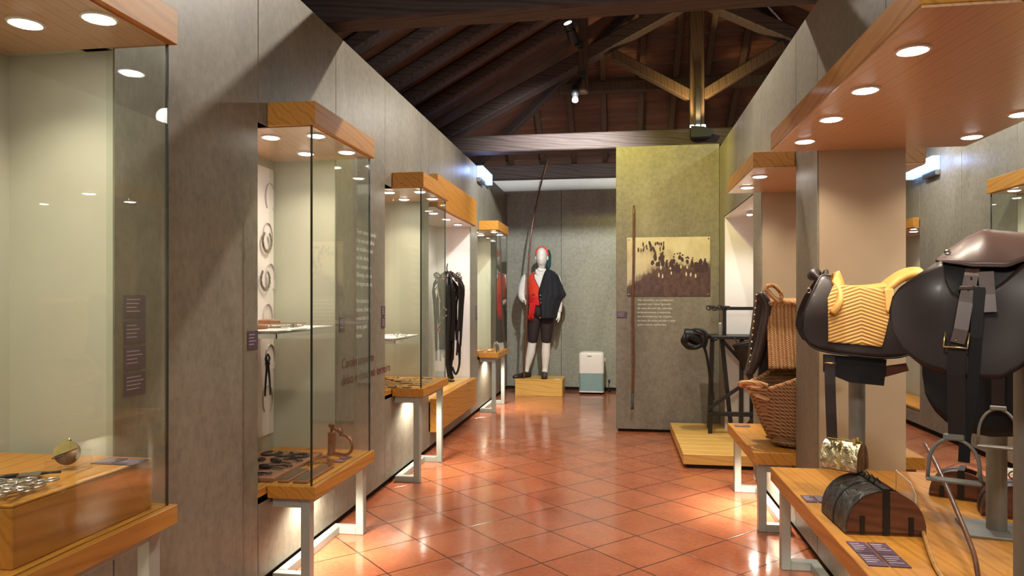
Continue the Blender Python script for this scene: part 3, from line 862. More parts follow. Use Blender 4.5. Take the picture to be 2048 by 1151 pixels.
la = chain([(-.09, .01, 1.44), (-.185, .01, 1.42), (-.235, -.01, 1.25), (-.245, -.03, 1.15), (-.215, -.12, 1.085), (-.195, -.17, 1.07)], [.06, .05, .042, .038, .028, .030], sp_[2])
ra = chain([(.09, .01, 1.44), (.19, .01, 1.42), (.235, .02, 1.22), (.25, .01, 1.12), (.262, -.02, .93), (.262, -.03, .88)], [.06, .05, .042, .038, .025, .030], sp_[2])
# hanging left hand: five slightly curled fingers
hb = (.262, -.035, .845)
for k, (dy, ln) in enumerate(((-.030, .060), (-.010, .068), (.010, .064), (.028, .052))):
    chain([(.262, hb[1]+dy, .845), (.256, hb[1]+dy-.004, .845-ln*.5), (.242, hb[1]+dy-.008, .845-ln*.95)], [.011, .0095, .008], ra[-1])
chain([(.245, -.062, .862), (.232, -.078, .835), (.226, -.080, .815)], [.011, .010, .008], ra[-1])
# right hand closed round the pole
for k, (dz, rr_) in enumerate(((.026, .010), (.009, .0105), (-.008, .010), (-.024, .009))):
    chain([(-.178, -.198, 1.070+dz), (-.162, -.225, 1.068+dz), (-.178, -.243, 1.066+dz), (-.197, -.236, 1.066+dz)], [.011, rr_, rr_*.95, rr_*.9], la[-1])
chain([(-.214, -.195, 1.086), (-.220, -.222, 1.098), (-.205, -.243, 1.10)], [.012, .010, .009], la[-1])
ll = chain([(-.085, 0, .88), (-.115, -.01, .50), (-.165, .01, .28), (-.215, .02, .10)], [.085, .058, .055, .035], pel[0])
rl = chain([(.085, 0, .88), (.075, -.01, .50), (.065, .01, .28), (.055, .02, .10)], [.085, .058, .055, .035], pel[0])
body = skin_body('body', 'mannequin', mq, V, E_, Rr)
# head: egg with brow, nose and chin planes
def head_fn(p, a):
    z = p.z; f = math.sin(a) < 0
    if f:
        c = max(0, -math.sin(a)-.80)/.20
        if 1.635 < z < 1.70: p.y -= .016*c*(1-abs(z-1.655)/.05 if z > 1.655 else (z-1.635)/.02*.9)
        if 1.695 < z < 1.735: p.y += .004*c
        if 1.600 < z < 1.620: p.y -= .006*c
    return p
prof = [(1.545, .045, .045), (1.575, .047, .050), (1.588, .052, .062), (1.60, .058, .072), (1.612, .062, .078), (1.63, .067, .084), (1.65, .071, .088), (1.67, .074, .092), (1.69, .076, .095),
        (1.71, .0775, .098), (1.735, .0775, .100), (1.765, .074, .098), (1.80, .064, .085), (1.825, .046, .062), (1.84, .022, .03), (1.844, .004, .006)]
mb = MB().loft([(.01, -.008+(.0 if z > 1.6 else .012), z, rx, ry) for z, rx, ry in prof], 40, fn=head_fn)
mb.build('head', 'mannequin', mq, True)
mb = MB()
for s in (-1, 1):
    MB().tube([(.01+s*.076, .0, 1.665), (.01+s*.086, .006, 1.69), (.01+s*.084, .008, 1.72), (.01+s*.078, .002, 1.735)], [.006, .011, .011, .006], 8, smoothn=3).build('ear', 'mannequin', mq, True)
# cap: red band round the head with dark green bag falling on its left
mb = MB().tube([(.01+.086*math.cos(a), -.008+.060*math.sin(a)*-.4+.012, 1.745+.105*math.sin(a)) for a in [math.pi*k/16 for k in range(-2, 19)]], [.012]*21, 10)
cap = mb.build('cap_band', 'red_cloth', mq, True)
MB().loft([(.01, .038, 1.70, .078, .070), (.01, .036, 1.76, .080, .072), (.01, .03, 1.82, .066, .06), (.01, .03, 1.85, .02, .02)], 24).build('cap_crown', 'green_cloth', cap, True)
MB().tube([(.075, .03, 1.80), (.100, .03, 1.74), (.106, .03, 1.66), (.104, .03, 1.58), (.098, .03, 1.54)], [.03, .030, .026, .024, .010], 12, flat=1.3, smoothn=3).build('cap_tail', 'green_cloth', cap, True)
# shirt (torso, collar, sleeves)
def fold(amp, n):
    def f(p, a): 
        k = 1+amp*math.sin(a*n+p.z*40); return Vector((p.x*1, p.y*k, p.z))
    return f
sh = MB().loft([(0, .005, 1.02, .155, .115), (0, .005, 1.15, .150, .110), (0, .005, 1.30, .172, .118), (0, .01, 1.40, .182, .110), (0, .01, 1.45, .160, .092), (.0, .01, 1.49, .085, .065), (.005, .008, 1.515, .060, .060)], 32)
shirt = sh.build('shirt', 'white_cloth', mq, True)
MB().tube([(-.17, .01, 1.445), (-.215, .01, 1.40), (-.258, .0, 1.28), (-.268, -.015, 1.17), (-.250, -.06, 1.115), (-.222, -.115, 1.09)], [.055, .070, .066, .062, .052, .032], 18, smoothn=4).build('sleeve', 'white_cloth', shirt, True)
MB().tube([(.17, .01, 1.445), (.215, .01, 1.40), (.25, .01, 1.28), (.262, .005, 1.15), (.266, -.012, 1.0), (.263, -.024, .93)], [.055, .062, .055, .048, .036, .030], 18, smoothn=4).build('sleeve', 'white_cloth', shirt, True)
mb = MB()
for s in (-1, 1):
    mb.prism([(s*.0+.005, 1.47), (s*.070+.005, 1.54), (s*.075+.005, 1.50), (s*.045, 1.455), (s*.02, 1.44)], 'y', -.085, -.078)
mb.tube([(.005+.058*math.cos(a), .008+.06*math.sin(a), 1.525+.012*math.sin(a)) for a in [2*math.pi*k/20 for k in range(20)]], .014, 8, closed=True, flat=1.4)
mb.build('collar', 'white_cloth', shirt, True, ang=50)
# vest: open V front, two panels hugging the shirt
def tr(z):   # torso radii
    T = [(1.02, .170, .130), (1.15, .163, .124), (1.30, .183, .130), (1.40, .190, .122), (1.46, .160, .102), (1.50, .10, .08)]
    for a, b in zip(T[:-1], T[1:]):
        if a[0] <= z <= b[0]:
            k = (z-a[0])/(b[0]-a[0]); return a[1]+(b[1]-a[1])*k, a[2]+(b[2]-a[2])*k
    return T[-1][1:] if z > 1 else T[0][1:]
def wrap(a0f, a1f, z0, z1, off=0, nu=16, nv=14):
    def f(u, v):
        z = z0+(z1-z0)*v; rx, ry = tr(z); a0, a1 = a0f(z), a1f(z); a = a0+(a1-a0)*u
        return Vector(((rx+off)*math.sin(a), .005-(ry+off)*math.cos(a), z))
    return f
vopen = lambda z: .06+max(0, z-1.245)*2.6
vest = MB().grid(18, 16, wrap(lambda z: -1.75+max(0, z-1.34)*4.0, lambda z: -vopen(z)+.06, 1.135, 1.485, .006)).build('vest', 'red_cloth', mq, True, solid=.006)
MB().grid(18, 16, wrap(lambda z: vopen(z)-.06, lambda z: 1.75-max(0, z-1.34)*4.0, 1.135, 1.485, .006)).build('vest_panel', 'red_cloth', vest, True, solid=.006)
pts = []
for s in (-1, 1):
    rim = []
    for k in range(13):
        z = 1.485-.25*k/12; rx, ry = tr(z); a = s*(vopen(z)-.06)
        rim.append(((rx+.01)*math.sin(a), .005-(ry+.012)*math.cos(a), z))
    MB().tube(rim, .0045, 6).build('vest_piping', 'breeches', vest, True)
mb = MB()
for k in range(5):
    z = 1.225-.022*k; rx, ry = tr(z); mb.lathe([(.006, 0), (.006, .003), (.002, .004)], seg=10, mat=Matrix.Translation((.012, .005-ry-.012, z)) @ Matrix.Rotation(R(90), 4, 'X'))
mb.build('vest_buttons', 'black_metal', vest)
MB().bar((-.118, -.108, 1.175), (-.072, -.121, 1.172), .006, .010).build('vest_pocket', 'breeches', vest)
# sash with fringed end
sash = MB().grid(28, 10, wrap(lambda z: -1.9, lambda z: 1.9, 1.015, 1.14, .012)).build('sash', 'sash_red', mq, True, solid=.008)
MB().grid(10, 12, lambda u, v: Vector((-.148+.095*u+.02*v*(1-u)-.035*v, -.135-.012*math.sin(u*9), 1.06-.17*v))).build('sash_end', 'sash_red', sash, True, solid=.006)
mb = MB()
for k in range(12):
    x = -.175+.008*k
    mb.tube([(x, -.135, .895), (x+.003*math.sin(k), -.138, .86), (x-.003+.006*math.sin(k*2), -.136, .815+.01*math.sin(k*3))], [.0035, .003, .002], 6)
mb.build('sash_fringe', 'sash_red', sash, True)
# breeches
br_ = MB().loft([(0, .005, .86, .172, .125), (0, .005, .94, .175, .130), (0, .005, 1.03, .160, .122)], 28)
br_.tube([(-.082, .0, .93), (-.098, -.005, .78), (-.112, -.01, .62), (-.122, -.008, .53), (-.126, -.005, .505)], [.105, .096, .078, .070, .060], 20, smoothn=4)
br_.tube([(.082, .0, .93), (.082, -.005, .78), (.078, -.01, .62), (.074, -.008, .53), (.072, -.005, .505)], [.105, .096, .078, .070, .060], 20, smoothn=4)
br_.build('breeches', 'breeches', mq, True)
for pts, sx in (([(-.124, -.005, .52), (-.148, .008, .36), (-.178, .015, .24), (-.208, .02, .13), (-.22, .01, .075)], -1), ([(.074, -.005, .52), (.068, .008, .36), (.062, .015, .24), (.056, .02, .13), (.052, .01, .075)], 1)):
    MB().tube(pts, [.058, .062, .052, .040, .042], 18, smoothn=4).build('sock', 'sock', mq, True)
def shoe(x, y, rz, name='shoe'):
    mt = Matrix.Translation((x, y, 0)) @ Matrix.Rotation(rz, 4, 'Z')
    mb = MB()
    rings = [(.10, .028, .062), (.06, .040, .078), (.02, .043, .085), (-.04, .042, .060), (-.10, .046, .046), (-.15, .044, .040), (-.185, .026, .026), (-.195, .008, .012)]
    prev = None
    for (yy, w, h) in rings:
        rg = [mb.bm.verts.new(mt @ Vector((w*math.cos(a), yy, .012+max(0, math.sin(a))*h))) for a in [2*math.pi*k/16 for k in range(16)]]
        if prev:
            for k in range(16): mb.bm.faces.new((prev[k], prev[(k+1) % 16], rg[(k+1) % 16], rg[k]))
        else: mb.bm.faces.new(rg)
        prev = rg
    mb.bm.faces.new(prev[::-1])
    s = mb.build('shoe', 'leather_brown', mq, True)
    so = MB(); ol = [(.034*math.cos(a)*(1.25 if math.sin(a) < 0 else 1), .15*math.sin(a)-.045) for a in [2*math.pi*k/24 for k in range(24)]]
    ol = [tuple((mt @ Vector((p[0], p[1], 0)))[:2]) for p in ol]
    so.prism(ol, 'z', 0, .013); so.build('sole', 'black_metal', s)
shoe(-.235, -.02, R(-48)); shoe(.052, -.02, R(4))
# jacket hung over the left shoulder
def jk(u, v):
    XRP = [(0, .16), (.06, .225), (.15, .26), (.35, .31), (.50, .355), (.56, .335), (.62, .285), (1.0, .215)]
    xr = ev(XRP, v)
    xl = .080-.095*min(1, v/.45)+.05*max(0, v-.55)/.45
    x = xl+(xr-xl)*u
    z = 1.545-.70*v-.035*u*(1-v)
    y = -.165-.03*math.sin(math.pi*u)+.10*max(0, u-.5)/.5+.005*math.sin(u*22+v*3)
    if v < .16: y += .15*(1-v/.16)**1.5
    return Vector((x, y, z))
def ev(t_, u):
    for (a, za), (b_, zb_) in zip(t_[:-1], t_[1:]):
        if a <= u <= b_: k = (u-a)/(b_-a); k = k*k*(3-2*k)*.5+k*.5; return za+(zb_-za)*k
    return t_[-1][1]
jac = MB().grid(36, 30, jk).build('jacket', 'black_cloth', mq, True, solid=.014)
MB().grid(10, 20, lambda u, v: Vector((jk(1, v).x+.0-.01*u, jk(1, v).y+.16*u, jk(1, v).z))).build('jacket_side', 'black_cloth', jac, True, solid=.012)
MB().grid(6, 20, lambda u, v: jk(.02+.26*u*math.sin(math.pi*min(1, .12+v*.95)), v*.62)+Vector((0, -.012, 0))).build('jacket_lapel', 'black_cloth', jac, True, solid=.006)
mb = MB()
for k in range(3): mb.lathe([(.008, 0), (.008, .004), (.003, .006)], seg=12, mat=Matrix.Translation((.012+.004*k, jk(.22, .5+.08*k).y-.022, 1.165-.052*k)) @ Matrix.Rotation(R(90), 4, 'X'))
mb.build('jacket_buttons', 'dull_metal', jac)
g = thing('long_goad_pole', 'very long thin dark pole held by the mannequin, rising past the roof beam', 'pole', (-1.30, 9.70, .245))
MB().tube([(0, -.04, 0), (.018, -.06, .4), (.045, -.10, .85), (.062, -.10, 1.35), (.10, -.05, 2.0), (.20, .05, 2.6), (.33, .1, 3.08)], [.013, .014, .014, .013, .012, .010, .008], 10, smoothn=5).build('shaft', 'cane', g, True)
# dehumidifier
t = thing('dehumidifier', 'white portable dehumidifier with grey-blue lower half standing at the far wall', 'dehumidifier', (-.372, 10.02, 0))
def shell(z0, z1, name, mat, off=0, dome=False):
    ol = []
    for (cx, cy, a0) in ((.135, .10, 0), (-.135, .10, 90), (-.135, -.08, 180), (.135, -.08, 270)):
        for k in range(6):
            a = R(a0+90*k/5); ol.append((cx+(.04+off)*math.cos(a), cy+(.04+off)*math.sin(a)))
    mb = MB(); prev = None
    zs = [(z0, 1), (z1, 1)] + ([(z1+.018, .96), (z1+.030, .86), (z1+.036, .6), (z1+.038, .1)] if dome else [])
    for z, k in zs:
        rg = [mb.bm.verts.new((p[0]*k, p[1]*k+.01*(1-k), z)) for p in ol]
        if prev:
            n = len(rg)
            for i in range(n): mb.bm.faces.new((prev[i], prev[(i+1) % n], rg[(i+1) % n], rg[i]))
        else: mb.bm.faces.new(rg)
        prev = rg
    mb.bm.faces.new(prev[::-1])
    return mb.build(name, mat, t, True, ang=40)
shell(.045, .295, 'water_tank', 'plastic_blue'); shell(.297, .562, 'casing', 'plastic_white', .002, True); shell(.028, .046, 'base', 'plastic_white', .002)
MB().box((-.06, -.1225, .53), (.0, -.1205, .545)).build('handle_slot', 'dull_metal', t)
MB().box((.176, -.02, .46), (.192, .05, .50), .004).build('grip', 'plastic_white', t)
for x in (-.13, .13):
    for y in (-.08, .10): MB().lathe([(.014, -.008), (.018, -.003), (.018, .003), (.014, .008)], mat=Matrix.Translation((x, y, .018)) @ Matrix.Rotation(R(90), 4, 'Y'), seg=14).build('wheel', 'black_metal', t, True)
o = MB().tube([(-.19, 10.16, .08), (-.16, 10.2, .03), (-.12, 10.15, .012), (-.10, 10.24, .012), (-.135, 10.275, .04), (-.125, 10.285, .15)], .005, 8, smoothn=5).build('power_cord', 'black_metal', None, True)
tag(o, 'short dark power cord lying between the dehumidifier and the wall socket', 'cord')
t = thing('wall_socket', 'small dark wall socket with plug right of the dehumidifier', 'socket', (-.13, 10.295, .15))
MB().box((-.02, -.006, -.03), (.02, .004, .03), .003).build('socket_plate', 'steel', t); MB().box((-.012, -.03, -.012), (.012, -.005, .012), .004).build('plug', 'black_metal', t)

# ------------------------------------------------------------------ saddles
def pole_stand(label, loc, h, rz=0, w=.066):
    t = thing('saddle_stand', label, 'stand', loc, rz)
    MB().box((-.11, -.11, 0), (.11, .11, .010), .002).build('base_plate', 'steel', t)
    MB().lathe([(w/2, .010), (w/2, h)], seg=28).build('pole', 'steel', t, True, ang=40)
    MB().lathe([(.008, .010), (.008, .016), (.003, .019)], c=(.08, .08, 0), seg=10).build('bolt', 'chrome', t)
    MB().box((-.16, -.055, h-.01), (.16, .055, h+.02), .01).build('saddle_rest', 'steel', t)
    return t
DK = .492
def stirrup_iron(parent, x, y, z, w=.125, h=.125, rz=0, mat='steel'):
    mt = Matrix.Translation((x, y, z)) @ Matrix.Rotation(rz, 4, 'Z')
    pts = []
    for k in range(17):
        a = math.pi*k/16; pts.append(mt @ Vector((w/2*math.cos(a), 0, -h+.045+(h-.045)*math.sin(a))))
    pts = [mt @ Vector((w/2+.003, 0, -h+.005))]+pts+[mt @ Vector((-w/2-.003, 0, -h+.005))]
    o = MB().tube(pts, .0048, 8).build('stirrup', mat, parent, True)
    MB().box((-w/2-.006, -.016, -h), (w/2+.006, .016, -h+.009), .003, mt).build('stirrup_tread', mat, o)
    MB().box((-.024, -.007, -.004), (.024, .007, .012), .003, mt).build('stirrup_eye', mat, o)
    return o
def sadl(name, label, loc, rz, zt, zb, hw):
    t = thing(name, label, 'saddle', loc, R(rz))
    def half(z):
        k = max(0.0, 1-((z-zb)/(zt-zb))**2) if z > zb else 1.0
        return .035+hw*math.sqrt(k)
    def near(off=0, s=-1):
        def f(u, z, b):
            bulge = .022*math.exp(-((u+.20)/.09)**2-((z-zb-.62*(zt-zb))/.10)**2)-.010*math.exp(-((u+.06)/.08)**2-((z-zb-.35*(zt-zb))/.10)**2)
            return Vector((u, s*(half(z)+off+bulge), z-DK))
        return f
    return t, near
# B: the big dark saddle in front
tB, nB = sadl('riding_saddle', 'big smooth dark brown leather saddle in the right foreground, cut by the picture edge', (1.13, 2.14, DK), -25, 1.545, 1.13, .19)
top = [(-.320, 1.315), (-.318, 1.346), (-.296, 1.381), (-.236, 1.428), (-.205, 1.449), (-.193, 1.452), (-.188, 1.405), (-.175, 1.370), (-.150, 1.352), (-.105, 1.359), (-.06, 1.395), (-.017, 1.442), (.05, 1.475), (.2, 1.48), (.34, 1.43)]
bot = [(-.320, 1.314), (-.317, 1.270), (-.284, 1.207), (-.236, 1.165), (-.19, 1.150), (-.155, 1.143), (-.068, 1.144), (-.03, 1.170), (.02, 1.215), (.10, 1.27), (.22, 1.33), (.34, 1.40)]
for s, nm in ((-1, 'flap'), (1, 'flap')):
    f_ = MB().curtain(top, bot, nB(.020, s), 90, 16).build(nm, 'leather_brown', tB, True, solid=.006)
top2 = [(-.30, 1.36), (-.2, 1.455), (-.10, 1.50), (.0, 1.50), (.2, 1.49), (.34, 1.45)]
bot2 = [(-.30, 1.30), (-.25, 1.20), (-.1, 1.18), (.05, 1.25), (.34, 1.40)]
for s in (-1, 1): MB().curtain(top2, bot2, nB(.004, s), 40, 14).build('under_flap', 'leather_black', tB, True, solid=.008)
# seat and skirt in one smooth dome
ztop = [(-.212, 1.462), (-.181, 1.496), (-.134, 1.528), (-.099, 1.545), (-.06, 1.538), (-.012, 1.530), (.1, 1.528), (.22, 1.550), (.30, 1.575), (.34, 1.55)]
def ev(t_, u):
    for (a, za), (b_, zb_) in zip(t_[:-1], t_[1:]):
        if a <= u <= b_: k = (u-a)/(b_-a); k = k*k*(3-2*k)*.5+k*.5; return za+(zb_-za)*k
    return t_[-1][1]
skb = [(-.212, 1.455), (-.17, 1.446), (-.122, 1.437), (-.054, 1.434), (-.012, 1.450), (.06, 1.478), (.2, 1.49), (.34, 1.50)]
def seat(u, v):
    x = -.212+.552*u; tt = v*2-1; z1 = ev(ztop, x); z0 = ev(skb, x); b_ = abs(tt)
    wdt = .035+.19*math.sqrt(max(0, 1-((z0-1.13)/.415)**2))+.034
    return Vector((x, wdt*math.copysign(b_**.75, tt), z0+(z1-z0)*(1-b_**1.9)-DK))
MB().grid(46, 34, seat).build('seat', 'leather_skirt', tB, True, solid=.008)
MB().tube([seat(k/46, 0) for k in range(0, 47)], .0035, 6).build('seam_piping', 'leather_skirt', tB, True)
for (x, z, off) in ((-.185, 1.478, .0), (-.205, 1.418, .026)):
    yy = -.15 if off == 0 else -(.035+.19*math.sqrt(max(0, 1-((z-1.13)/.415)**2))+.026)
    if off == 0: yy = -.155
    MB().lathe([(.009, 0), (.008, .002), (.004, .003)], seg=16, mat=Matrix.Translation((x, yy, z-DK)) @ Matrix.Rotation(R(62), 4, 'X')).build('metal_stud', 'chrome', tB, True)
# leathers with buckle
def strap(parent, pts, w, th, mat, name='strap'):
    mb = MB(); rings = []
    P = [Vector(p) for p in pts]
    for i, p in enumerate(P):
        d = (P[min(i+1, len(P)-1)]-P[max(i-1, 0)]).normalized(); sx = Vector((1, 0, 0)); n = sx.cross(d).normalized()
        sx = d.cross(n).normalized() if n.length else sx
        rings.append([mb.bm.verts.new(p+sx*a*w/2+n*b_*th/2) for a, b_ in ((-1, -1), (1, -1), (1, 1), (-1, 1))])
    for a, b_ in zip(rings[:-1], rings[1:]):
        for k in range(4): mb.bm.faces.new((a[k], a[(k+1) % 4], b_[(k+1) % 4], b_[k]))
    mb.bm.faces.new(rings[0]); mb.bm.faces.new(rings[-1][::-1])
    return mb.build(name, mat, parent)
yB = -.262
ls = strap(tB, [(-.125, -.17, 1.440-DK), (-.130, -.215, 1.41-DK), (-.142, -.245, 1.34-DK), (-.152, yB, 1.27-DK), (-.160, yB-.005, 1.235-DK)], .032, .005, 'leather_skirt', 'stirrup_leather')
mb = MB()
for k in range(5):
    z = 1.405-.033*k; mb.lathe([(.0028, 0), (.0028, .002)], seg=8, mat=Matrix.Translation((-.130-.006*k, -.221-.0075*k-.004, z-DK)) @ Matrix.Rotation(R(90), 4, 'X'))
mb.build('punched_holes', 'black_metal', ls)
MB().box((-.158, -.236, 1.372-DK), (-.112, -.222, 1.384-DK), .003).build('keeper', 'leather_skirt', ls)
strap(tB, [(-.160, yB+.004, 1.255-DK), (-.163, yB, 1.15-DK), (-.162, yB, 1.05-DK), (-.160, yB, .985-DK)], .040, .006, 'leather_dark', 'stirrup_leather')
strap(tB, [(-.112, yB+.02, 1.38-DK), (-.120, yB+.008, 1.25-DK), (-.128, yB+.006, 1.10-DK), (-.143, yB+.006, .99-DK), (-.146, yB+.006, .925-DK)], .026, .005, 'leather_black', 'girth_strap')
strap(tB, [(-.098, yB+.055, 1.42-DK), (-.095, yB+.03, 1.36-DK), (-.092, yB+.018, 1.315-DK)], .034, .006, 'leather_skirt', 'short_strap')
bk = MB().tube([(-.187, yB-.008, 1.262-DK), (-.191, yB-.008, 1.225-DK), (-.138, yB-.008, 1.222-DK), (-.134, yB-.008, 1.262-DK)], .0032, 8, closed=False).build('buckle', 'brass', tB, True)
MB().lathe([(.004, 0), (.002, .003)], seg=8, mat=Matrix.Translation((-.163, yB-.006, 1.243-DK)) @ Matrix.Rotation(R(90), 4, 'X')).build('buckle_pin', 'brass', bk)
stirrup_iron(tB, -.168, yB, .985-DK, .112, .115)
strap(tB, [(.02, -.245, 1.29-DK), (.08, -.235, 1.293-DK), (.14, -.225, 1.296-DK)], .010, .004, 'leather_black', 'stitched_slot')
pole_stand('grey steel pole stand under the big dark saddle at the right picture edge', (1.13, 2.14, DK), .86, R(-25))
# C: saddle behind it, only its lower flap and stirrup show
tC, nC = sadl('riding_saddle', 'black leather saddle hidden behind the big dark one, its low round flap and stirrup showing', (1.38, 2.81, DK), -25, 1.45, .90, .17)
topc = [(-.225, 1.16), (-.20, 1.28), (-.15, 1.35), (0, 1.38), (.15, 1.36), (.25, 1.30), (.28, 1.15)]
botc = [(-.225, 1.08), (-.214, 1.0), (-.186, .949), (-.151, .913), (-.095, .885), (-.023, .875), (.06, .885), (.16, .93), (.24, 1.0), (.28, 1.10)]
for s in (-1, 1): MB().curtain(topc, botc, nC(.012, s), 50, 16).build('flap', 'leather_black', tC, True, solid=.006)
MB().grid(30, 20, lambda u, v: Vector((-.2+.46*u, .14*(2*v-1)*math.sin(math.pi*(.12+.76*u))**.5, 1.33+.05*math.cos(u*6.28)+.07*(1-abs(2*v-1)**2)-DK))).build('seat', 'leather_dark', tC, True, solid=.01)
strap(tC, [(-.0, -.20, 1.30-DK), (-.0, -.218, 1.15-DK), (.0, -.222, .975-DK)], .038, .006, 'leather_dark', 'stirrup_leather')
stirrup_iron(tC, .0, -.222, .972-DK, .112, .135, 0)
pole_stand('grey steel pole stand with square base plate under the black saddle', (1.38, 2.81, DK), .80, R(-12))
# A: mustard quilted saddle
tA, nA = sadl('quilted_saddle', 'black leather saddle with mustard yellow chevron quilted seat and pommel', (1.02, 3.2, DK), -10, 1.47, 1.10, .165)
topa = [(-.233, 1.235), (-.225, 1.292), (-.20, 1.36), (-.173, 1.406), (-.155, 1.440), (-.135, 1.452), (-.115, 1.44), (-.105, 1.36), (.0, 1.36), (.09, 1.36), (.13, 1.30), (.16, 1.20), (.205, 1.16)]
bota = [(-.233, 1.225), (-.222, 1.19), (-.205, 1.16), (-.164, 1.137), (-.051, 1.121), (.06, 1.113), (.12, 1.119), (.16, 1.13), (.205, 1.158)]
for s in (-1, 1): MB().curtain(topa, bota, nA(.010, s), 60, 14).build('skirt', 'leather_dark', tA, True, solid=.006)
MB().tube([nA(.012)(u, z, 0) for u, z in [(-.115, 1.445), (-.150, 1.448), (-.19, 1.38), (-.226, 1.29), (-.234, 1.23), (-.215, 1.172), (-.164, 1.137), (-.051, 1.121), (.06, 1.113), (.13, 1.119), (.18, 1.14)]], .004, 6, smoothn=3).build('skirt_welt', 'leather_black', tA, True)
qt = [(-.135, 1.350), (-.110, 1.405), (-.05, 1.405), (.03, 1.395), (.083, 1.39), (.095, 1.37)]
qb = [(-.135, 1.173), (-.05, 1.166), (.03, 1.160), (.062, 1.157), (.075, 1.21), (.095, 1.30)]
for s in (-1, 1): MB().curtain(qt, qb, nA(.018, s), 40, 30).build('quilted_panel', 'quilt', tA, True, solid=.006)
MB().grid(24, 20, lambda u, v: Vector((-.13+.23*u, (.035+.165*.60)*(2*v-1), 1.398-.010*math.sin(math.pi*u)+.016*(1-(2*v-1)**2)-DK))).build('seat', 'mustard', tA, True, solid=.008)
mb = MB().grid(16, 16, lambda u, v: Vector((-.122+.030*math.sin(math.pi*u)+.026*math.sin(math.pi*v)+.010*v, (-.222+.444*u)*(1-.46*v**2), 1.29+(.178*(1-.30*abs(2*u-1)**2))*v-DK)))
pm = mb.build('pommel_pad', 'mustard', tA, True, solid=.026)
MB().tube([(-.128, -.090, 1.33-DK), (-.135, -.07, 1.40-DK), (-.126, -.03, 1.458-DK), (-.122, .0, 1.468-DK), (-.126, .03, 1.458-DK), (-.135, .07, 1.40-DK)], .011, 8, smoothn=4).build('pommel_roll', 'leather_dark', tA, True)
mb = MB().tube([(-.150, -.085, 1.425-DK), (-.175, -.05, 1.452-DK), (-.165, 0, 1.460-DK), (-.175, .05, 1.452-DK)], [.010, .022, .026, .022], 10, smoothn=4)
mb.build('pommel_front', 'leather_dark', tA, True)
for k, z in enumerate((1.435, 1.412, 1.385)): MB().bar((-.150, -.093, z-DK), (-.122, -.090, z+.012-DK), .010, .014).build('pommel_lacing', 'rope', tA)
MB().tube([(-.200+.008*math.cos(a), -.10, 1.385+.010*math.sin(a)-DK) for a in [2*math.pi*k/12 for k in range(12)]], .0022, 6, closed=True).build('metal_ring', 'dull_metal', tA, True)
mb = MB().grid(18, 16, lambda u, v: Vector((.080+.15*v, (-.17+.34*u)*(1-.2*v), 1.372+(.10*math.sin(v*1.5))*(1-.30*(2*u-1)**2)+.012*math.sin(math.pi*v)-DK)))
mb.build('cantle', 'mustard', tA, True, solid=.022)
MB().curtain([(.078, 1.385), (.09, 1.392), (.11, 1.388)], [(.078, 1.30), (.09, 1.292), (.11, 1.32)], nA(.03), 10, 10).build('cantle_side', 'mustard', tA, True, solid=.008)
MB().prism([(-.150, 1.12), (.085, 1.105), (.075, .998), (-.051, 1.007), (-.150, 1.048)], 'y', -.178, -.166).build('saddle_cloth', 'leather_black', tA, loc=(0, 0, -DK))
MB().prism([(.0, 1.06), (.16, 1.09), (.17, 1.06), (.05, 1.02), (.01, 1.015)], 'y', -.150, -.142).build('girth_flap', 'reddish_wood', tA, loc=(0, 0, -DK))
strap(tA, [(-.128, -.19, 1.12-DK), (-.127, -.205, 1.0-DK), (-.124, -.21, .88-DK), (-.120, -.21, .775-DK)], .040, .006, 'leather_dark', 'stirrup_leather')
MB().tube([(-.150, -.208, 1.088-DK), (-.105, -.208, 1.086-DK)], .003, 6).build('strap_buckle', 'brass', tA, True)
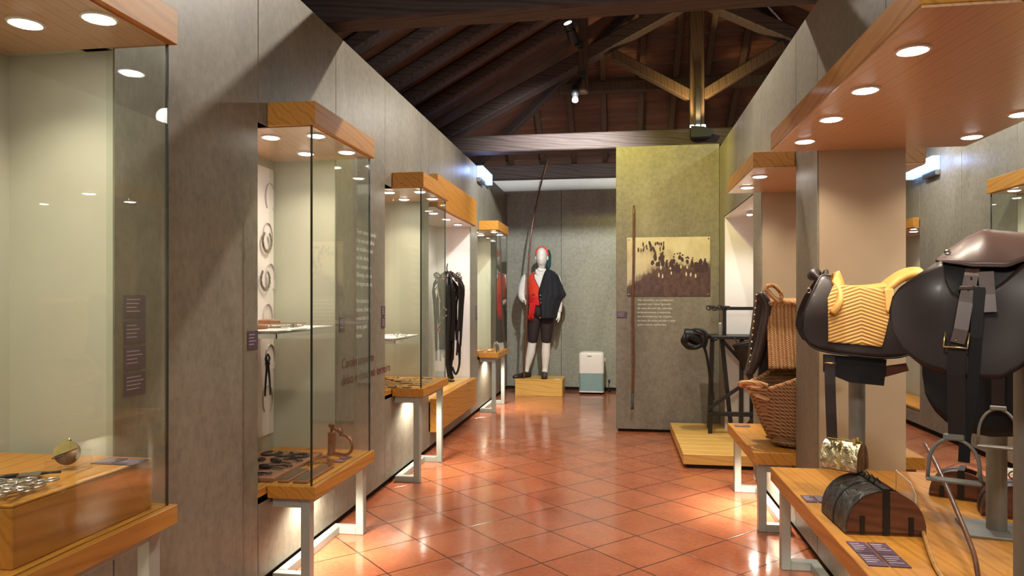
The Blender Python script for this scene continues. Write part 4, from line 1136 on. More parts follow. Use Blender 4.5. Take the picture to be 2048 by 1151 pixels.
# box stirrup of embossed brass
def box_stirrup(t, W_, D_, H_, m_cover, m_side, m_trim, s=1.0, mt=Matrix.Identity(4), parts=('cover', 'side_panel', 'strap_iron')):
    """half-barrel toe box: length axis x is the side silhouette, width along y"""
    def pr(pts, a, b): 
        mb = MB(); A = [mb.bm.verts.new(mt @ Vector((p[0]*s, a*s, p[1]*s))) for p in pts]; B = [mb.bm.verts.new(mt @ Vector((p[0]*s, b*s, p[1]*s))) for p in pts]
        n = len(pts); mb.bm.faces.new(A); mb.bm.faces.new(B[::-1])
        for i in range(n): mb.bm.faces.new((A[i], B[i], B[(i+1) % n], A[(i+1) % n]))
        return mb
    N = 20
    arc = [(-W_/2*math.cos(math.pi*k/N), H_*math.sin(math.pi*k/N)**.8) for k in range(N+1)]
    for a in (-D_/2, D_/2-.012): pr(arc, a, a+.012).build('side_panel', m_side, t)
    th = .006
    half_ = arc[:N//2+1]
    outer = [(p[0]*1.03, p[1]*1.03) for p in half_]
    ring = half_+outer[::-1]
    pr(ring, -D_/2-.003, D_/2+.003).build('cover', m_cover, t, True, ang=40)
    back = arc[N//2+3:]; ob = [(p[0]*.96, p[1]*.96) for p in back]
    pr(back+ob[::-1], -D_/2+.012, D_/2-.012).build('back_panel', m_side, t, True, ang=40)
    pr([(-W_/2, -.004), (W_/2, -.004), (W_/2, .008), (-W_/2, .008)], -D_/2, D_/2).build('floor_board', m_side, t)
    iron = MB()
    for a in (-D_/2-.004, D_/2+.001):
        iron_b = pr([(-.012, 0), (.012, 0), (.012, H_*1.04), (-.012, H_*1.04)], a, a+.004)
        iron_b.build('iron_strap', m_trim, t)
    for a in (-D_/2-.004,):
        for xk in (-W_*.30, W_*.31): pr([(xk-.008, 0), (xk+.008, 0), (xk+.008, H_*.42), (xk-.008, H_*.42)], a, a+.004).build('iron_strap', m_trim, t)
    band = [(p[0]*1.045, p[1]*1.045) for p in half_]
    pr(band+outer[::-1], -.006, .006).build('rib', m_trim, t, True, ang=40)
    pr([(-.012, H_*1.04), (.012, H_*1.04), (.012, H_*1.07), (-.012, H_*1.07)], -D_/2-.004, D_/2+.004).build('cross_strap', m_trim, t)
bs = MB(); 
brass_t = thing('box_stirrup', 'small box stirrup with embossed bright brass cover hanging from the quilted saddle', 'stirrup', (.905, 2.985, .672), R(52))
box_stirrup(brass_t, .13, .135, .105, 'embossed', 'reddish_wood', 'brass')
for k in (-.026, .012): MB().box((k-.004, -.055, .10), (k+.004, -.04, .125), .002).build('hanger', 'brass', brass_t)
t = thing('box_stirrup', 'large half-barrel box stirrup of tooled black leather and red-brown wood on the deck', 'stirrup', (.955, 2.83, DK+.005), R(2))
box_stirrup(t, .275, .265, .155, 'tooled', 'reddish_wood', 'black_metal')
for k in (-.05, .0, .05): MB().tube([(-.012, k, .165), (0, k, .185), (.012, k, .165)], .003, 6).build('iron_loop', 'black_metal', t, True)
t = thing('box_stirrup', 'small brown leather box stirrup beside the square base plate, front one of the pair', 'stirrup', (1.56, 3.02, DK+.005), R(-18))
box_stirrup(t, .25, .12, .125, 'leather_skirt', 'reddish_wood', 'black_metal')
MB().tube([(.03*math.cos(a), .0, .155+.02*math.sin(a)) for a in [2*math.pi*k/14 for k in range(14)]], .003, 6, closed=True).build('ring', 'dull_metal', t, True)
t = thing('box_stirrup', 'small brown leather box stirrup behind the pole, rear one of the pair', 'stirrup', (1.47, 3.27, DK+.005), R(-28))
box_stirrup(t, .23, .11, .115, 'leather_skirt', 'reddish_wood', 'black_metal')
pole_stand('grey steel pole stand under the mustard quilted saddle', (1.02, 3.2, DK), .74, R(-10))
# whips, acrylic holder and labels on the deck
o = MB().tube([(1.365, 3.38, .70), (1.30, 3.1, .66), (1.22, 2.78, .60), (1.12, 2.42, .545), (1.05, 2.22, .51), (1.04, 2.05, .503)], [.010, .009, .009, .008, .007, .007], 8, smoothn=5).build('riding_whip', 'cane', None, True)
tag(o, 'dark brown riding whip leaning across the deck, the right one of two', 'whip')
o = MB().tube([(1.27, 3.25, .52), (1.15, 2.9, .512), (1.04, 2.55, .507), (.98, 2.32, .504), (.955, 2.1, .503)], [.006, .007, .008, .008, .008], 8, smoothn=5).build('riding_whip', 'cane_pale', None, True)
tag(o, 'pale split cane whip lying on the deck, the left one of two', 'whip')
t = thing('acrylic_stand', 'clear acrylic holder sheet with rounded corner right of the large box stirrup', 'stand', (1.17, 3.18, DK))
MB().prism([(0, 0), (0, .13), (-.15, .115), (-.20, .08), (-.20, 0)], 'x', -.003, .003).build('acrylic_sheet', 'acrylic', t)
MB().tube([(0, 0, 0), (.0, 0, .13), (0, -.15, .115), (0, -.20, .08), (0, -.20, 0), (0, 0, .002)], .0018, 6).build('polished_edge', 'white_print', t, True)
o = MB().box((1.14, 2.26, DK), (1.146, 2.266, DK+.055), .001).build('acrylic_peg', 'acrylic'); tag(o, 'tiny clear acrylic peg standing between the two whips', 'peg')
lb = ['far left', 'far right', 'near left', 'near right']
for k in range(4):
    plaque('purple label on the near right deck, %s of the block of four' % lb[k], (.795+(.068 if k % 2 else 0), (2.50 if k < 2 else 2.385), DK), .062, .108, 'z')
for k in range(2): plaque('purple label on the deck before the half-barrel stirrup, %s of two' % ('left' if k == 0 else 'right'), (.785+.05*k, 3.09, DK), .045, .10, 'z')
# ------------------------------------------------------------------ pack saddle and basket (case B)
DB = .468
t = thing('pack_saddle', 'brown leather pack saddle arch with brass tacks behind the straw blanket', 'saddle', (1.17, 4.68, DB))
arch = [(-.306, 1.388), (-.262, 1.375), (-.226, 1.33), (-.236, 1.26), (-.262, 1.16), (-.285, 1.05), (-.318, .93), (-.350, .855), (-.378, .868), (-.352, .98), (-.345, 1.10), (-.330, 1.20), (-.318, 1.30)]
MB().prism([(x, z-DB) for x, z in arch], 'y', -.14, -.06).build('front_arch', 'leather_brown', t)
MB().tube([(-.30, -.15, 1.385-DB), (-.255, -.15, 1.30-DB), (-.278, -.15, 1.14-DB), (-.315, -.15, .98-DB), (-.355, -.15, .88-DB)], [.03, .035, .035, .035, .02], 12, smoothn=4).build('arch_roll', 'leather_brown', t, True)
mb = MB()
for k in range(11):
    z = 1.375-.042*k; x = -.318-.004*k
    mb.lathe([(.007, 0), (.006, .004), (.002, .006)], seg=10, mat=Matrix.Translation((x, -.165, z-DB)) @ Matrix.Rotation(R(90), 4, 'X'))
mb.build('brass_tacks', 'brass', t, True)
MB().prism([(-.25, 1.30-DB), (-.20, 1.335-DB), (-.16, 1.28-DB), (-.24, 1.0-DB), (-.15, .95-DB), (-.30, .80-DB)], 'y', -.10, -.06).build('side_leather', 'leather_dark', t)
MB().box((-.26, -.10, .33), (.30, .12, .80), .05, seg=3).build('body', 'leather_dark', t, True, ang=40)
MB().box((-.22, -.04, .0), (-.18, .0, .40)).box((.20, -.04, 0), (.24, 0, .40)).build('inner_support', 'black_metal', t)
t = thing('esparto_blanket', 'braided pale straw blanket with thick rope loop hung over the pack saddle', 'blanket', (1.17, 4.50, .90))
def bl(u, v):
    x = -.262+.55*u; z = 1.325-.40*v
    return Vector((x+.012*(1-v)*(1-u), .04*math.cos(v*1.5)*(1 if v > .0 else 0)-.02-.06*v+.004*math.sin(u*75), z-.90))
MB().grid(120, 24, bl).build('braided_sheet', 'esparto_v', t, True, solid=.018)
MB().grid(60, 10, lambda u, v: Vector((-.25+.53*u, .02+.26*v, .425+.02*math.sin(math.pi*v)))).build('top_fold', 'esparto_v', t, True, solid=.018)
MB().tube([(-.20, -.0, .44), (-.265, -.02, .50), (-.255, -.02, .53), (-.215, -.02, .525), (-.18, -.02, .48), (-.185, -.02, .435), (-.23, -.02, .46), (-.262, -.02, .505)], .013, 10, smoothn=5).build('rope_loop', 'esparto_rope', t, True)
MB().tube([(-.215, -.01, .455), (-.16, -.02, .430), (-.06, -.02, .422), (.27, -.02, .420)], .013, 10, smoothn=4).build('edge_rope', 'esparto_rope', t, True)
# basket
t = thing('esparto_basket', 'deep brown woven straw pannier basket with a pale rim and side handle', 'basket', (1.17, 4.40, DB))
def bk_ring(v, k, n, s=1.0):
    a = 2*math.pi*k/n
    rx = .275+.115*v**.8; ry = .135+.065*v
    x = .01*(1-v)+rx*math.cos(a); y = ry*math.sin(a)
    rim = v*v*(.11*min(1.1, max(0, (x+.30)/.25))+.06*max(0, math.sin(a)))
    return Vector((x, y, .05+.30*v+rim))
n = 48; mb = MB()
prev = None
for j in range(13):
    rg = [mb.bm.verts.new(bk_ring(j/12, k, n)+Vector((0, 0, .0))) for k in range(n)]
    if prev:
        for k in range(n): mb.bm.faces.new((prev[k], prev[(k+1) % n], rg[(k+1) % n], rg[k]))
    else: mb.bm.faces.new(rg)
    prev = rg
mb.build('woven_wall', 'esparto_h', t, True, solid=.016)
MB().tube([bk_ring(1.0, k, n) for k in range(n)], .012, 8, closed=True).build('rim', 'esparto_rope', t, True)
MB().tube([(-.30, -.13, .37), (-.37, -.11, .385), (-.425, -.05, .375), (-.43, .02, .36), (-.38, .05, .34), (-.385, -.02, .33), (-.35, -.09, .31), (-.29, -.13, .29)], [.014, .017, .018, .018, .016, .015, .016, .012], 8, smoothn=4).build('handle', 'esparto_rope', t, True)
MB().tube([(-.24, -.06, .035), (-.12, -.12, .03), (.12, -.12, .03), (.25, -.05, .035), (.2, .08, .03), (0, .12, .03), (-.2, .06, .03)], .020, 8, closed=True, smoothn=4).build('foot_braid', 'esparto_h', t, True)
o = MB().tube([(.93, 4.62, .476), (.98, 4.58, .476), (1.02, 4.63, .478), (1.07, 4.70, .476)], .006, 8, smoothn=4).build('cord', 'leather_brown', None, True)
tag(o, 'short dark leather cord lying on the deck beside the straw basket', 'cord')
plaque('small purple label at the far left corner of the basket deck', (.80, 4.98, DB), .10, .06, 'z')

# ------------------------------------------------------------------ wooden platform, black trestle
t = thing('floor_platform', 'low wide pine platform on the floor in front of the white niche', 'platform', (.515, 5.70, 0))
for k in range(9):
    y0 = .158*k
    MB().box((0, y0+.001, .03), (.85, y0+.156, .115), .004).build('plank', 'yellow_wood', t)
MB().box((.03, .03, 0), (.82, 1.39, .03)).build('plinth_base', 'gap', t)
T = thing('trestle', 'black wooden trestle with upper guard rail standing on the pine platform', 'trestle', (1.05, 6.60, .115))
z0 = .115
def tb(p0, p1, w=.035, d=.035, nm='leg'): return MB().bar((p0[0], p0[1], p0[2]-z0), (p1[0], p1[1], p1[2]-z0), w, d, .002).build(nm, 'black_metal', T)
tb((-.215, 0, z0), (-.195, 0, 1.0)); tb((-.02, .02, z0), (-.11, .02, 1.0)); tb((.20, 0, z0), (.20, 0, 1.0)); tb((-.19, .28, z0), (-.17, .20, 1.0)); tb((.20, .28, z0), (.19, .20, 1.0)); tb((.055, -.02, z0), (.065, .0, 1.0))
tb((-.24, -.02, .30), (.22, -.02, .30), .03, .04, 'stretcher'); tb((-.24, -.03, .34), (.22, -.03, .68), .03, .03, 'brace'); tb((-.10, -.03, .96), (.20, -.03, .62), .03, .03, 'brace'); tb((.04, -.04, .12), (.21, -.04, .33), .03, .03, 'brace')
MB().box((-.29, -.10, .985-z0), (.24, .30, 1.015-z0), .004).build('table_board', 'black_metal', T)
tb((-.09, -.02, 1.01), (-.09, -.02, 1.27), .03, .03, 'rail_post'); tb((.19, -.02, 1.01), (.19, -.02, 1.27), .03, .03, 'rail_post'); tb((-.12, -.02, 1.262), (.23, -.02, 1.262), .03, .03, 'guard_rail')
MB().lathe([(.020, 0), (.022, .01), (.018, .1), (.015, .12)], c=(-.135, -.06, 1.015-z0), seg=16).build('peg', 'steel', T, True)
def coil(name, label, loc, a, b, c, turns, seed, rad=.010, mat='leather_black', cat='harness'):
    rnd = random.Random(seed); t = thing(name, label, cat, loc)
    for j in range(turns):
        ph = rnd.random()*6.28; ti = rnd.uniform(-.7, .7); k1 = rnd.uniform(.6, 1); k2 = rnd.uniform(.6, 1)
        pts = [(a*k1*math.cos(q)+rnd.uniform(-.01, .01), b*math.sin(q+ph)*.8+rnd.uniform(-.01, .01), c*k2*math.sin(q)+ti*a*.3*math.cos(q)) for q in [2*math.pi*i/10 for i in range(10)]]
        MB().tube(pts, rnd.uniform(rad*.7, rad*1.3), 8, closed=True, smoothn=3).build('coiled_strap', mat, t, True)
    return t
cb = coil('harness_bundle', 'tight black bundle of coiled leather straps at the left end of the trestle board', (.685, 6.50, .985), .105, .07, .085, 11, 3, .014)
MB().tube([(-.09, 0, .04), (-.03, 0, .03), (.05, 0, -.02), (.11, 0, -.04)], [.055, .06, .055, .04], 12, smoothn=4).build('strap_core', 'leather_black', cb, True)
MB().tube([(.08, -.03, .05), (.13, -.02, .03), (.17, 0, -.0), (.20, 0, -.0)], [.012]*4, 8, smoothn=4).build('loose_strap', 'leather_black', cb, True)
MB().tube([(.06, -.04, -.02), (.10, -.03, -.13), (.13, -.02, -.30), (.165, .0, -.55)], [.012]*4, 8, smoothn=4).build('loose_strap', 'leather_black', cb, True)
t = thing('chain', 'black iron chain coiled on the left end of the trestle guard rail', 'chain', (.905, 6.56, 1.268))
for k in range(8):
    a = k*.9; MB().tube([(-.085+.024*k+.020*math.cos(q), .008*math.cos(a), .006*math.sin(a*2)+.020*math.sin(q)*(.6 if k % 2 else 1)) for q in [2*math.pi*i/10 for i in range(10)]], .006, 6, closed=True, smoothn=2).build('link', 'iron', t, True)
t = thing('leather_feed_bag', 'open black leather bag hanging from the trestle behind the pack saddle', 'bag', (1.12, 6.35, .70))
def bag(u, v):
    a = u*2*math.pi; w = .105*(1-.55*v)+.02; return Vector((w*math.cos(a)+.07*v, .07*(1-.6*v)*math.sin(a), .27-.31*v+.03*math.cos(a)*(1-v)))
MB().grid(32, 14, bag).build('pouch', 'leather_black', t, True, solid=.006)
MB().tube([bag(k/32, 0) for k in range(32)], .005, 6, closed=True).build('rolled_edge', 'leather_dark', t, True)
MB().tube([(-.09, 0, .27), (-.10, .06, .30), (-.10, .10, .302)], .006, 6, smoothn=3).build('hanging_strap', 'leather_black', t, True)

# ------------------------------------------------------------------ harness in case 4
t = thing('horse_harness', 'tall black hanging horse harness with red trim and pale rope in the open niche', 'harness', (-1.80, 7.28, .465))
MB().lathe([(.07, 0), (.07, .012), (.012, .016), (.012, 1.16)], seg=20).build('stand_pole', 'black_metal', t, True, ang=40)
rnd = random.Random(5)
for k in range(26):
    a = 2*math.pi*k/26; r = rnd.uniform(.06, .15); zt_ = rnd.uniform(1.08, 1.18); zl2 = rnd.uniform(.22, .62)
    MB().tube([(r*.3*math.cos(a), r*.3*math.sin(a), zt_), (r*math.cos(a)*1.2, r*1.2*math.sin(a), zt_-.12), (r*1.1*math.cos(a+.2), r*1.1*math.sin(a+.2), .8), (r*math.cos(a), r*math.sin(a), zl2)], rnd.uniform(.013, .024), 8, flat=.5, smoothn=4).build('hanging_strap', 'leather_black' if k % 3 else 'leather_dark', t, True)
MB().tube([(-.09, -.05, .56), (-.05, -.08, .53), (.0, -.08, .53), (.03, -.05, .55)], [.02]*4, 8, smoothn=3).build('red_trim', 'sash_red', t, True)
MB().tube([(-.10, -.08, 1.03), (-.07, -.12, .90), (-.02, -.13, .80), (.04, -.12, .74), (-.02, -.13, .68), (-.09, -.1, .58)], .006, 8, smoothn=4).build('pale_rope', 'rope', t, True)
for (pts, w) in [([(.0, -.03, .62), (.02, -.05, .4), (.01, -.05, .2), (.03, -.04, .04)], .026), ([(.04, 0, .6), (.05, -.02, .35), (.03, -.03, .14), (.05, -.02, .03)], .022),
                 ([(.10, .02, 1.0), (.125, .02, .85), (.12, .02, .70), (.09, .0, .55), (.11, 0, .40), (.125, .0, .2), (.09, -.02, .08), (.05, -.02, .16)], .012)]:
    MB().tube(pts, w, 10, smoothn=4).build('long_strap', 'leather_black', t, True)
for k in range(16):
    a = rnd.uniform(0, 6.28)
    MB().tube([(.13*math.cos(a)+.022*math.cos(q), .10*math.sin(a)-.02, 1.12+.03*math.sin(k)+.022*math.sin(q)) for q in [2*math.pi*i/10 for i in range(10)]], .006, 6, closed=True).build('buckle_ring', 'leather_dark' if k % 2 else 'dull_metal', t, True)
MB().tube([(.02, -.05, 1.14), (.0, -.06, 1.20), (.01, -.06, 1.26)], [.008, .007, .005], 6, smoothn=3).build('hames_tip', 'leather_brown', t, True)
MB().tube([(-.04, -.12, 1.10), (.0, -.13, 1.09)], .010, 6, smoothn=3).build('red_pad', 'red_cloth', t, True)

# ------------------------------------------------------------------ small objects of the glass cases
def place(t, loc, rz=0, rx=0, ry=0):
    t.location = loc; t.rotation_euler = (rx, ry, rz); return t
def horseshoe(label, loc, rz, mat='iron', r=.055, group=None, upright=None):
    t = thing('horseshoe', label, 'horseshoe', loc, rz, group)
    mb = MB(); pts = [(r*math.sin(a)*(1 if abs(a) < 1.9 else .95), -r*1.15*math.cos(a), .005) for a in [R(-145)+R(290)*k/20 for k in range(21)]]
    mb.tube(pts, .011, 4, flat=.45).build('iron', mat, t)
    mb = MB()
    for k in (3, 5, 7, 13, 15, 17): mb.box((pts[k][0]-.002, pts[k][1]-.002, .0095), (pts[k][0]+.002, pts[k][1]+.002, .0112))
    mb.build('nail_holes', 'gap', t)
    return t
def spur(label, loc, rz, mat='chrome', group=None, s=1.0):
    t = thing('spur', label, 'spur', loc, rz, group)
    MB().tube([(s*.035, -s*.05, .008), (s*.037, 0, .008), (s*.02, s*.035, .008), (0, s*.045, .008), (-s*.02, s*.035, .008), (-s*.037, 0, .008), (-s*.035, -s*.05, .008)], .0045*s, 6, smoothn=3).build('heel_band', mat, t, True)
    MB().tube([(0, s*.045, .010), (0, s*.075, .014)], .004*s, 6).build('shank', mat, t, True)
    mb = MB()
    for k in range(8): a = math.pi*k/4; mb.bar((0, s*.080, .012), (0, s*.080+s*.014*math.cos(a), .016+s*.014*math.sin(a)*.6), .003, .003, 0)
    mb.build('rowel', mat, t)
    return t
def bit(label, loc, rz, mat='chrome', group=None, s=1.0):
    t = thing('horse_bit', label, 'horse bit', loc, rz, group)
    for sx in (-1, 1):
        MB().tube([(sx*s*.065+s*.022*math.cos(a), s*.022*math.sin(a), .008) for a in [2*math.pi*k/16 for k in range(16)]], .0035*s, 6, closed=True).build('ring', mat, t, True)
        MB().tube([(sx*s*.06, 0, .008), (sx*s*.03, .004, .009), (0, .006, .009)], [.004*s, .006*s, .005*s], 8, smoothn=3).build('mouthpiece', mat, t, True)
    return t
def pincers(label, loc, rz, mat='iron', L=.20, group=None, handles=None):
    t = thing('farrier_pincers', label, 'pincers', loc, rz, group)
    for s in (-1, 1):
        MB().tube([(s*.03, -L*.7, .010), (s*.022, -L*.35, .010), (s*.006, -.01, .010), (-s*.004, .01, .010), (-s*.020, .03, .010), (-s*.004, .055, .010)], [.005, .006, .007, .008, .007, .004], 8, smoothn=3).build('jaw_arm', mat, t, True)
    MB().lathe([(.010, 0), (.010, .020), (.006, .022)], seg=14).build('rivet', mat, t, True, ang=40)
    return t
def small_tool(kind, label, loc, rz, L=.12, group=None, hm='strap_tan', bm_='iron'):
    t = thing(kind, label, kind.split('_')[-1], loc, rz, group)
    MB().tube([(0, 0, .013), (0, L*.18, .014), (0, L*.45, .013)], [.011, .014, .011], 10, smoothn=3).build('handle', hm, t, True)
    MB().box((-.007, L*.45, .006), (.007, L, .0095), .001).build('blade', bm_, t)
    return t
# case 1: riser block and what lies on it
t = thing('riser_block', 'thick solid honey pine block inside the nearest left case', 'riser', (-2.0, 1.49, .69))
MB().box((0, 0, 0), (.545, .515, .150), .003).build('body', 'pine_y', t); MB().box((0, 0, .1505), (.545, .515, .158), .002).build('top_board', 'pine_y', t)
ZR1 = .848
t = thing('disc_on_stand', 'round half brass half wooden disc tilted on a clear stand on the pine block', 'ornament', (-1.60, 1.83, ZR1))
rot = Matrix.Translation((0, 0, .048)) @ Matrix.Rotation(R(36), 4, 'Z') @ Matrix.Rotation(R(66), 4, 'X') @ Matrix.Rotation(R(-15), 4, 'Y')
MB().lathe([(.001, -.010), (.030, -.009), (.034, -.004), (.034, .006), (.030, .010), (.001, .012)], seg=32, mat=rot).build('wooden_disc', 'bronze', t, True, ang=50)
mb = MB(); mb.prism([(.0335*math.cos(R(a)), .0335*math.sin(R(a))) for a in range(15, 196, 12)], 'z', .0105, .0155)
for v_ in mb.bm.verts: v_.co = rot @ v_.co
mb.build('brass_half', 'brass', t)
MB().bar((-.026, -.032, .038), (.030, .006, .052), .004, .004).build('dark_inlay', 'black_metal', t)
MB().lathe([(.004, 0), (.006, .006), (.002, .014)], c=(-.012, .02, .075), seg=12).build('finial', 'brass', t, True)
MB().box((-.05, .03, 0), (.055, .034, .055)).box((-.05, -.03, 0), (-.046, .03, .03)).box((.051, -.03, 0), (.055, .03, .055)).build('acrylic_support', 'acrylic', t)
t = thing('branding_blade', 'long thin iron tool with broad grey blade lying on the pine block', 'tool', (-1.665, 1.70, ZR1), R(-62))
MB().tube([(0, -.16, .008), (0, -.05, .010), (0, .02, .012)], [.005, .005, .006], 8).build('rod', 'iron', t, True)
MB().prism([(-.018, .02), (.018, .02), (.026, .075), (-.026, .075)], 'z', .010, .014).build('blade', 'dull_metal', t)
MB().tube([(.0, .075, .012), (.01, .10, .016), (-.005, .12, .012)], .004, 6).build('hook', 'iron', t, True)
for k, (x, y, rz_) in enumerate([(-1.53, 1.545, 1.2), (-1.515, 1.57, 1.4), (-1.56, 1.56, 1.3), (-1.60, 1.58, 1.5), (-1.50, 1.60, 1.45), (-1.545, 1.60, .3), (-1.58, 1.53, .5), (-1.52, 1.52, .2), (-1.62, 1.54, .9), (-1.49, 1.545, 1.9)]):
    bit('bright steel curb bit in the shiny heap at the near end of the pine block', (x, y, ZR1+.003*k), rz_, group='shiny bits heaped on the pine block', s=.8)
for k, (x, y, w) in enumerate([(-1.585, 1.90, .07), (-1.51, 1.90, .07), (-1.70, 1.66, .09), (-1.80, 1.60, .09)]):
    plaque('purple label on the pine block, %s' % ['left of the pair at its far end', 'right of the pair at its far end', 'beside the grey blade', 'farthest to the left'][k], (x, y, ZR1), w, .075, 'z')
# case 2 back panel with horseshoe prints
t = thing('printed_board', 'white panel with faint printed horseshoes on the back of the farrier case', 'panel', (-2.025, 3.04, .56))
MB().box((0, 0, 0), (.008, .83, 1.55), .001).build('board', 'white_print', t)
M['print_grey'] = simple('print_grey', (.42, .38, .39), .6, 0, .05)
mb = MB()
for j in range(6):
    for k in range(3):
        cy = .78-.27*k-.03*(j % 2); cz = 1.38-.235*j
        mb.tube([(.0085, cy+.055*math.sin(a), cz+.085*math.cos(a)) for a in [R(-140)+R(280)*i/16 for i in range(17)]], .009, 4, flat=.1)
mb.build('printed_horseshoes', 'print_grey', t)
for j, (dy, z) in enumerate([(.72, 1.68), (.70, 1.46)]):
    t = horseshoe('real grey horseshoe fixed to the white printed panel, %s' % ('upper' if j == 0 else 'lower'), (-2.005, 3.04+dy, z), 0, 'dull_metal', .05); t.rotation_euler = (R(90), 0, R(90))
t = pincers('dark iron pincers hanging low on the back of the farrier case', (-1.985, 3.72, .98), 0, 'black_metal', .26); t.rotation_euler = (R(90), 0, R(90))
# case 2 shelf
def shelf(label, lo, hi):
    o = thing('acrylic_shelf', label, 'shelf', lo)
    d = Vector(hi)-Vector(lo)
    MB().box((0, 0, 0), (d.x, d.y, d.z), .001).build('shelf_plate', 'acrylic', o)
    MB().box((d.x-.004, 0, -.022), (d.x, d.y, 0)).box((0, 0, -.022), (d.x, .004, 0)).build('front_lip', 'acrylic_base', o)
    MB().box((0, 0, d.z), (d.x-.01, d.y-.01, d.z+.003)).build('liner', 'white_print', o)
shelf('clear shelf with leather-handled tools high in the farrier case', (-2.017, 3.05, 1.185), (-1.575, 3.72, 1.197))
zs = 1.200
small_tool('farrier_knife', 'thick tan leather handled rasp at the back of the farrier shelf', (-1.80, 3.30, zs+.020), -1.45, .24, hm='strap_tan', bm_='strap_tan')
small_tool('farrier_knife', 'short brown handled knife at the front of the farrier shelf', (-1.76, 3.16, zs), -1.35, .17, hm='strap_tan', bm_='felt')
small_tool('farrier_knife', 'dark handled knife lying behind the brown one on the farrier shelf', (-1.80, 3.23, zs), -1.3, .14, hm='black_metal')
pincers('grey pincers with open jaws at the front edge of the farrier shelf', (-1.68, 3.42, zs), -1.1, 'dull_metal', .16)
# case 2 deck
Z2 = .471
t = thing('tool_board', 'brown felt covered board carrying farrier irons in the farrier case', 'board', (-2.0, 3.13, Z2))
MB().box((0, 0, 0), (.365, .57, .020), .003).build('board', 'felt', t)
rnd = random.Random(11); zz = Z2+.0205
for k in range(3):
    horseshoe('dark iron horseshoe lying on the brown felt board', (-1.90+.09*k, 3.62-.02*k, zz), rnd.uniform(-2, 2), 'iron', .042, 'irons on the felt board')
pos = [(-1.93, 3.20), (-1.83, 3.19), (-1.73, 3.18), (-1.90, 3.31), (-1.79, 3.32), (-1.70, 3.33), (-1.90, 3.44), (-1.80, 3.46), (-1.70, 3.47)]
for k, (x, y) in enumerate(pos):
    if k % 3 == 2: bit('dark iron bit lying on the brown felt board', (x, y, zz), rnd.uniform(-.6, .6), 'iron', 'irons on the felt board', .7)
    elif k % 3 == 1: small_tool('iron_buttress', 'dark iron hoof tool lying on the brown felt board', (x, y-.03, zz), rnd.uniform(-1.9, -1.2), .13, 'irons on the felt board', 'iron', 'iron')
    else: pincers('dark iron pincers lying on the brown felt board', (x, y, zz), rnd.uniform(-2, -1.2), 'iron', .09, 'irons on the felt board')
def nail_case(label, x0, y0, x1, y1):
    t = thing('nail_case', label, 'box', (x0, y0, Z2))
    MB().box((0, 0, 0), (x1-x0, y1-y0, .012), .002).build('wooden_tray', 'strap_tan', t)
    mb = MB(); n = int((y1-y0)/.016)
    for k in range(n): mb.bar((.006, .008+.016*k, .0135), (x1-x0-.006, .010+.016*k, .0135), .0035, .0035, 0)
    mb.build('nails', 'chrome', t)
    MB().box((.002, .002, .0165), (x1-x0-.002, y1-y0-.002, .019)).build('glass_lid', 'acrylic', t)
nail_case('narrow wooden tray of horseshoe nails, nearer the felt board', -1.613, 3.13, -1.557, 3.36)
nail_case('wider wooden tray of horseshoe nails at the front edge of the deck', -1.535, 3.13, -1.462, 3.45)
for k, (x, y, r_) in enumerate([(-1.57, 3.50, .4), (-1.60, 3.56, 1.4), (-1.54, 3.56, 2.2)]):
    bit('brown rusty linked bit in the tangle on the farrier deck', (x, y, Z2+.006*k), r_, 'bronze', 'rusty bits tangled on the farrier deck', .85)
mb = thing('cattle_clamp', 'upright bronze clamp with big open hoop standing at the far end of the farrier deck', 'clamp', (-1.60, 3.74, Z2), R(0)); mb.scale = (1.35, 1.35, 1.35)
MB().lathe([(.017, 0), (.019, .006), (.016, .012), (.015, .085), (.018, .090), (.006, .095), (.006, .112), (.013, .116), (.013, .126), (.005, .130)], seg=20).build('post', 'bronze', mb, True, ang=50)
MB().tube([(.0, 0, .108), (.025, -.01, .108), (.045, -.02, .100)], .007, 8).build('screw_arm', 'bronze', mb, True)
MB().lathe([(.016, -.004), (.016, .004)], seg=16, mat=Matrix.Translation((.047, -.02, .105)) @ Matrix.Rotation(R(60), 4, 'Y')).build('wing_nut', 'bronze', mb, True)
MB().tube([(.045, -.02, .088), (.085, -.04, .086), (.110, -.055, .065), (.110, -.055, .035), (.085, -.04, .012), (.04, -.02, .008), (.01, 0, .008)], .0065, 8, smoothn=4).build('hoop', 'bronze', mb, True)
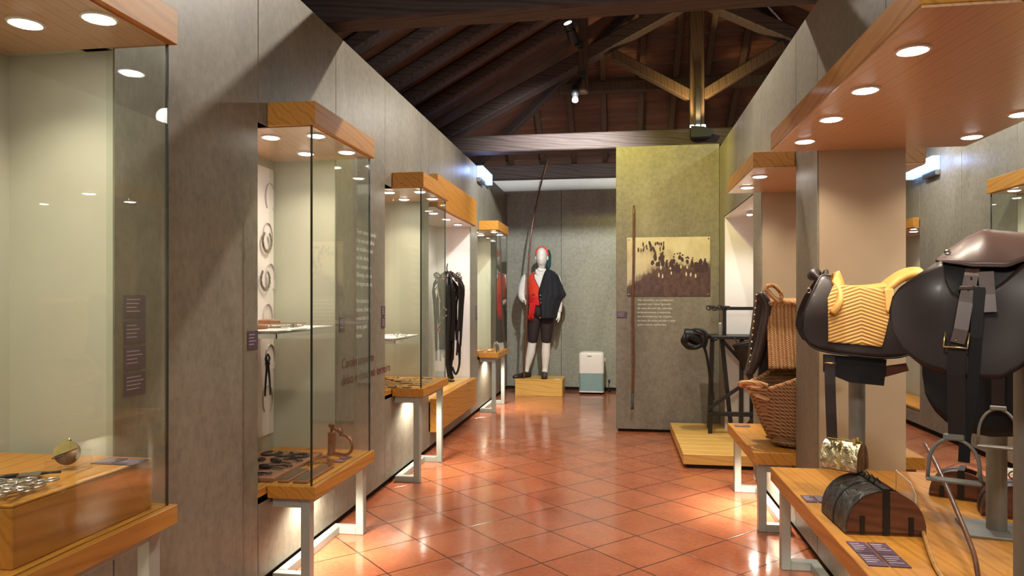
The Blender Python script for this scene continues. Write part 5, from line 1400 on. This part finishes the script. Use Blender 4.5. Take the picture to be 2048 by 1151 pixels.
plaque('purple label on the farrier deck, nearer of the two before the bronze clamp', (-1.515, 3.56, Z2), .055, .055, 'z')
plaque('purple label on the farrier deck, farther of the two before the bronze clamp', (-1.515, 3.64, Z2), .055, .055, 'z')
# case 3
shelf('clear shelf of bright spurs high in the third case', (-2.017, 4.80, 1.050), (-1.575, 5.42, 1.062))
rnd = random.Random(21)
for k in range(7):
    spur('bright steel spur on the clear shelf of the third case', (-1.93+.055*k, 5.0+.10*(k % 3), 1.066), rnd.uniform(-1, 1), 'chrome', 'spurs on the shelf of the third case', .9)
Z3 = .697
for k in range(26):
    i = k % 5; j = k//5
    x = -1.92+.105*i+rnd.uniform(-.015, .015); y = 5.00+.118*j+rnd.uniform(-.02, .02)
    mt_ = 'chrome' if k % 4 else 'iron'
    if k % 3 == 0: spur('small metal spur among the rows on the third case deck', (x, y, Z3), rnd.uniform(-3, 3), mt_, 'small metal pieces on the third case deck', .62)
    else: bit('small metal bit among the rows on the third case deck', (x, y, Z3), rnd.uniform(-.6, .6), mt_, 'small metal pieces on the third case deck', .60)
for k in range(4): plaque('small purple label along the near edge of the third case deck', (-1.90+.11*k, 4.945, Z3), .07, .022, 'z', 'labels along the third case deck')
# case 5
Z5 = .712
for k, (x, y) in enumerate([(-1.80, 8.25), (-1.68, 8.30), (-1.58, 8.42)]):
    spur('silver spur lying on the deck of the farthest left case', (x, y, Z5), 1.2+.4*k, 'chrome', 'spurs in the farthest left case', 1.0)
t = thing('silver_box', 'small silver lidded vessel standing at the front glass of the farthest left case', 'vessel', (-1.475, 8.46, Z5))
MB().lathe([(.035, 0), (.040, .01), (.040, .07), (.035, .085)], seg=24).build('body', 'chrome', t, True, ang=50)
MB().lathe([(.037, .086), (.030, .10), (.010, .112), (.010, .122), (.003, .126)], seg=24).build('lid', 'chrome', t, True, ang=50)
plaque('pale-edged purple label in the farthest left case', (-1.70, 8.20, Z5), .10, .05, 'z')
plaque('purple label before the silver vessel in the farthest left case', (-1.56, 8.24, Z5), .08, .05, 'z')
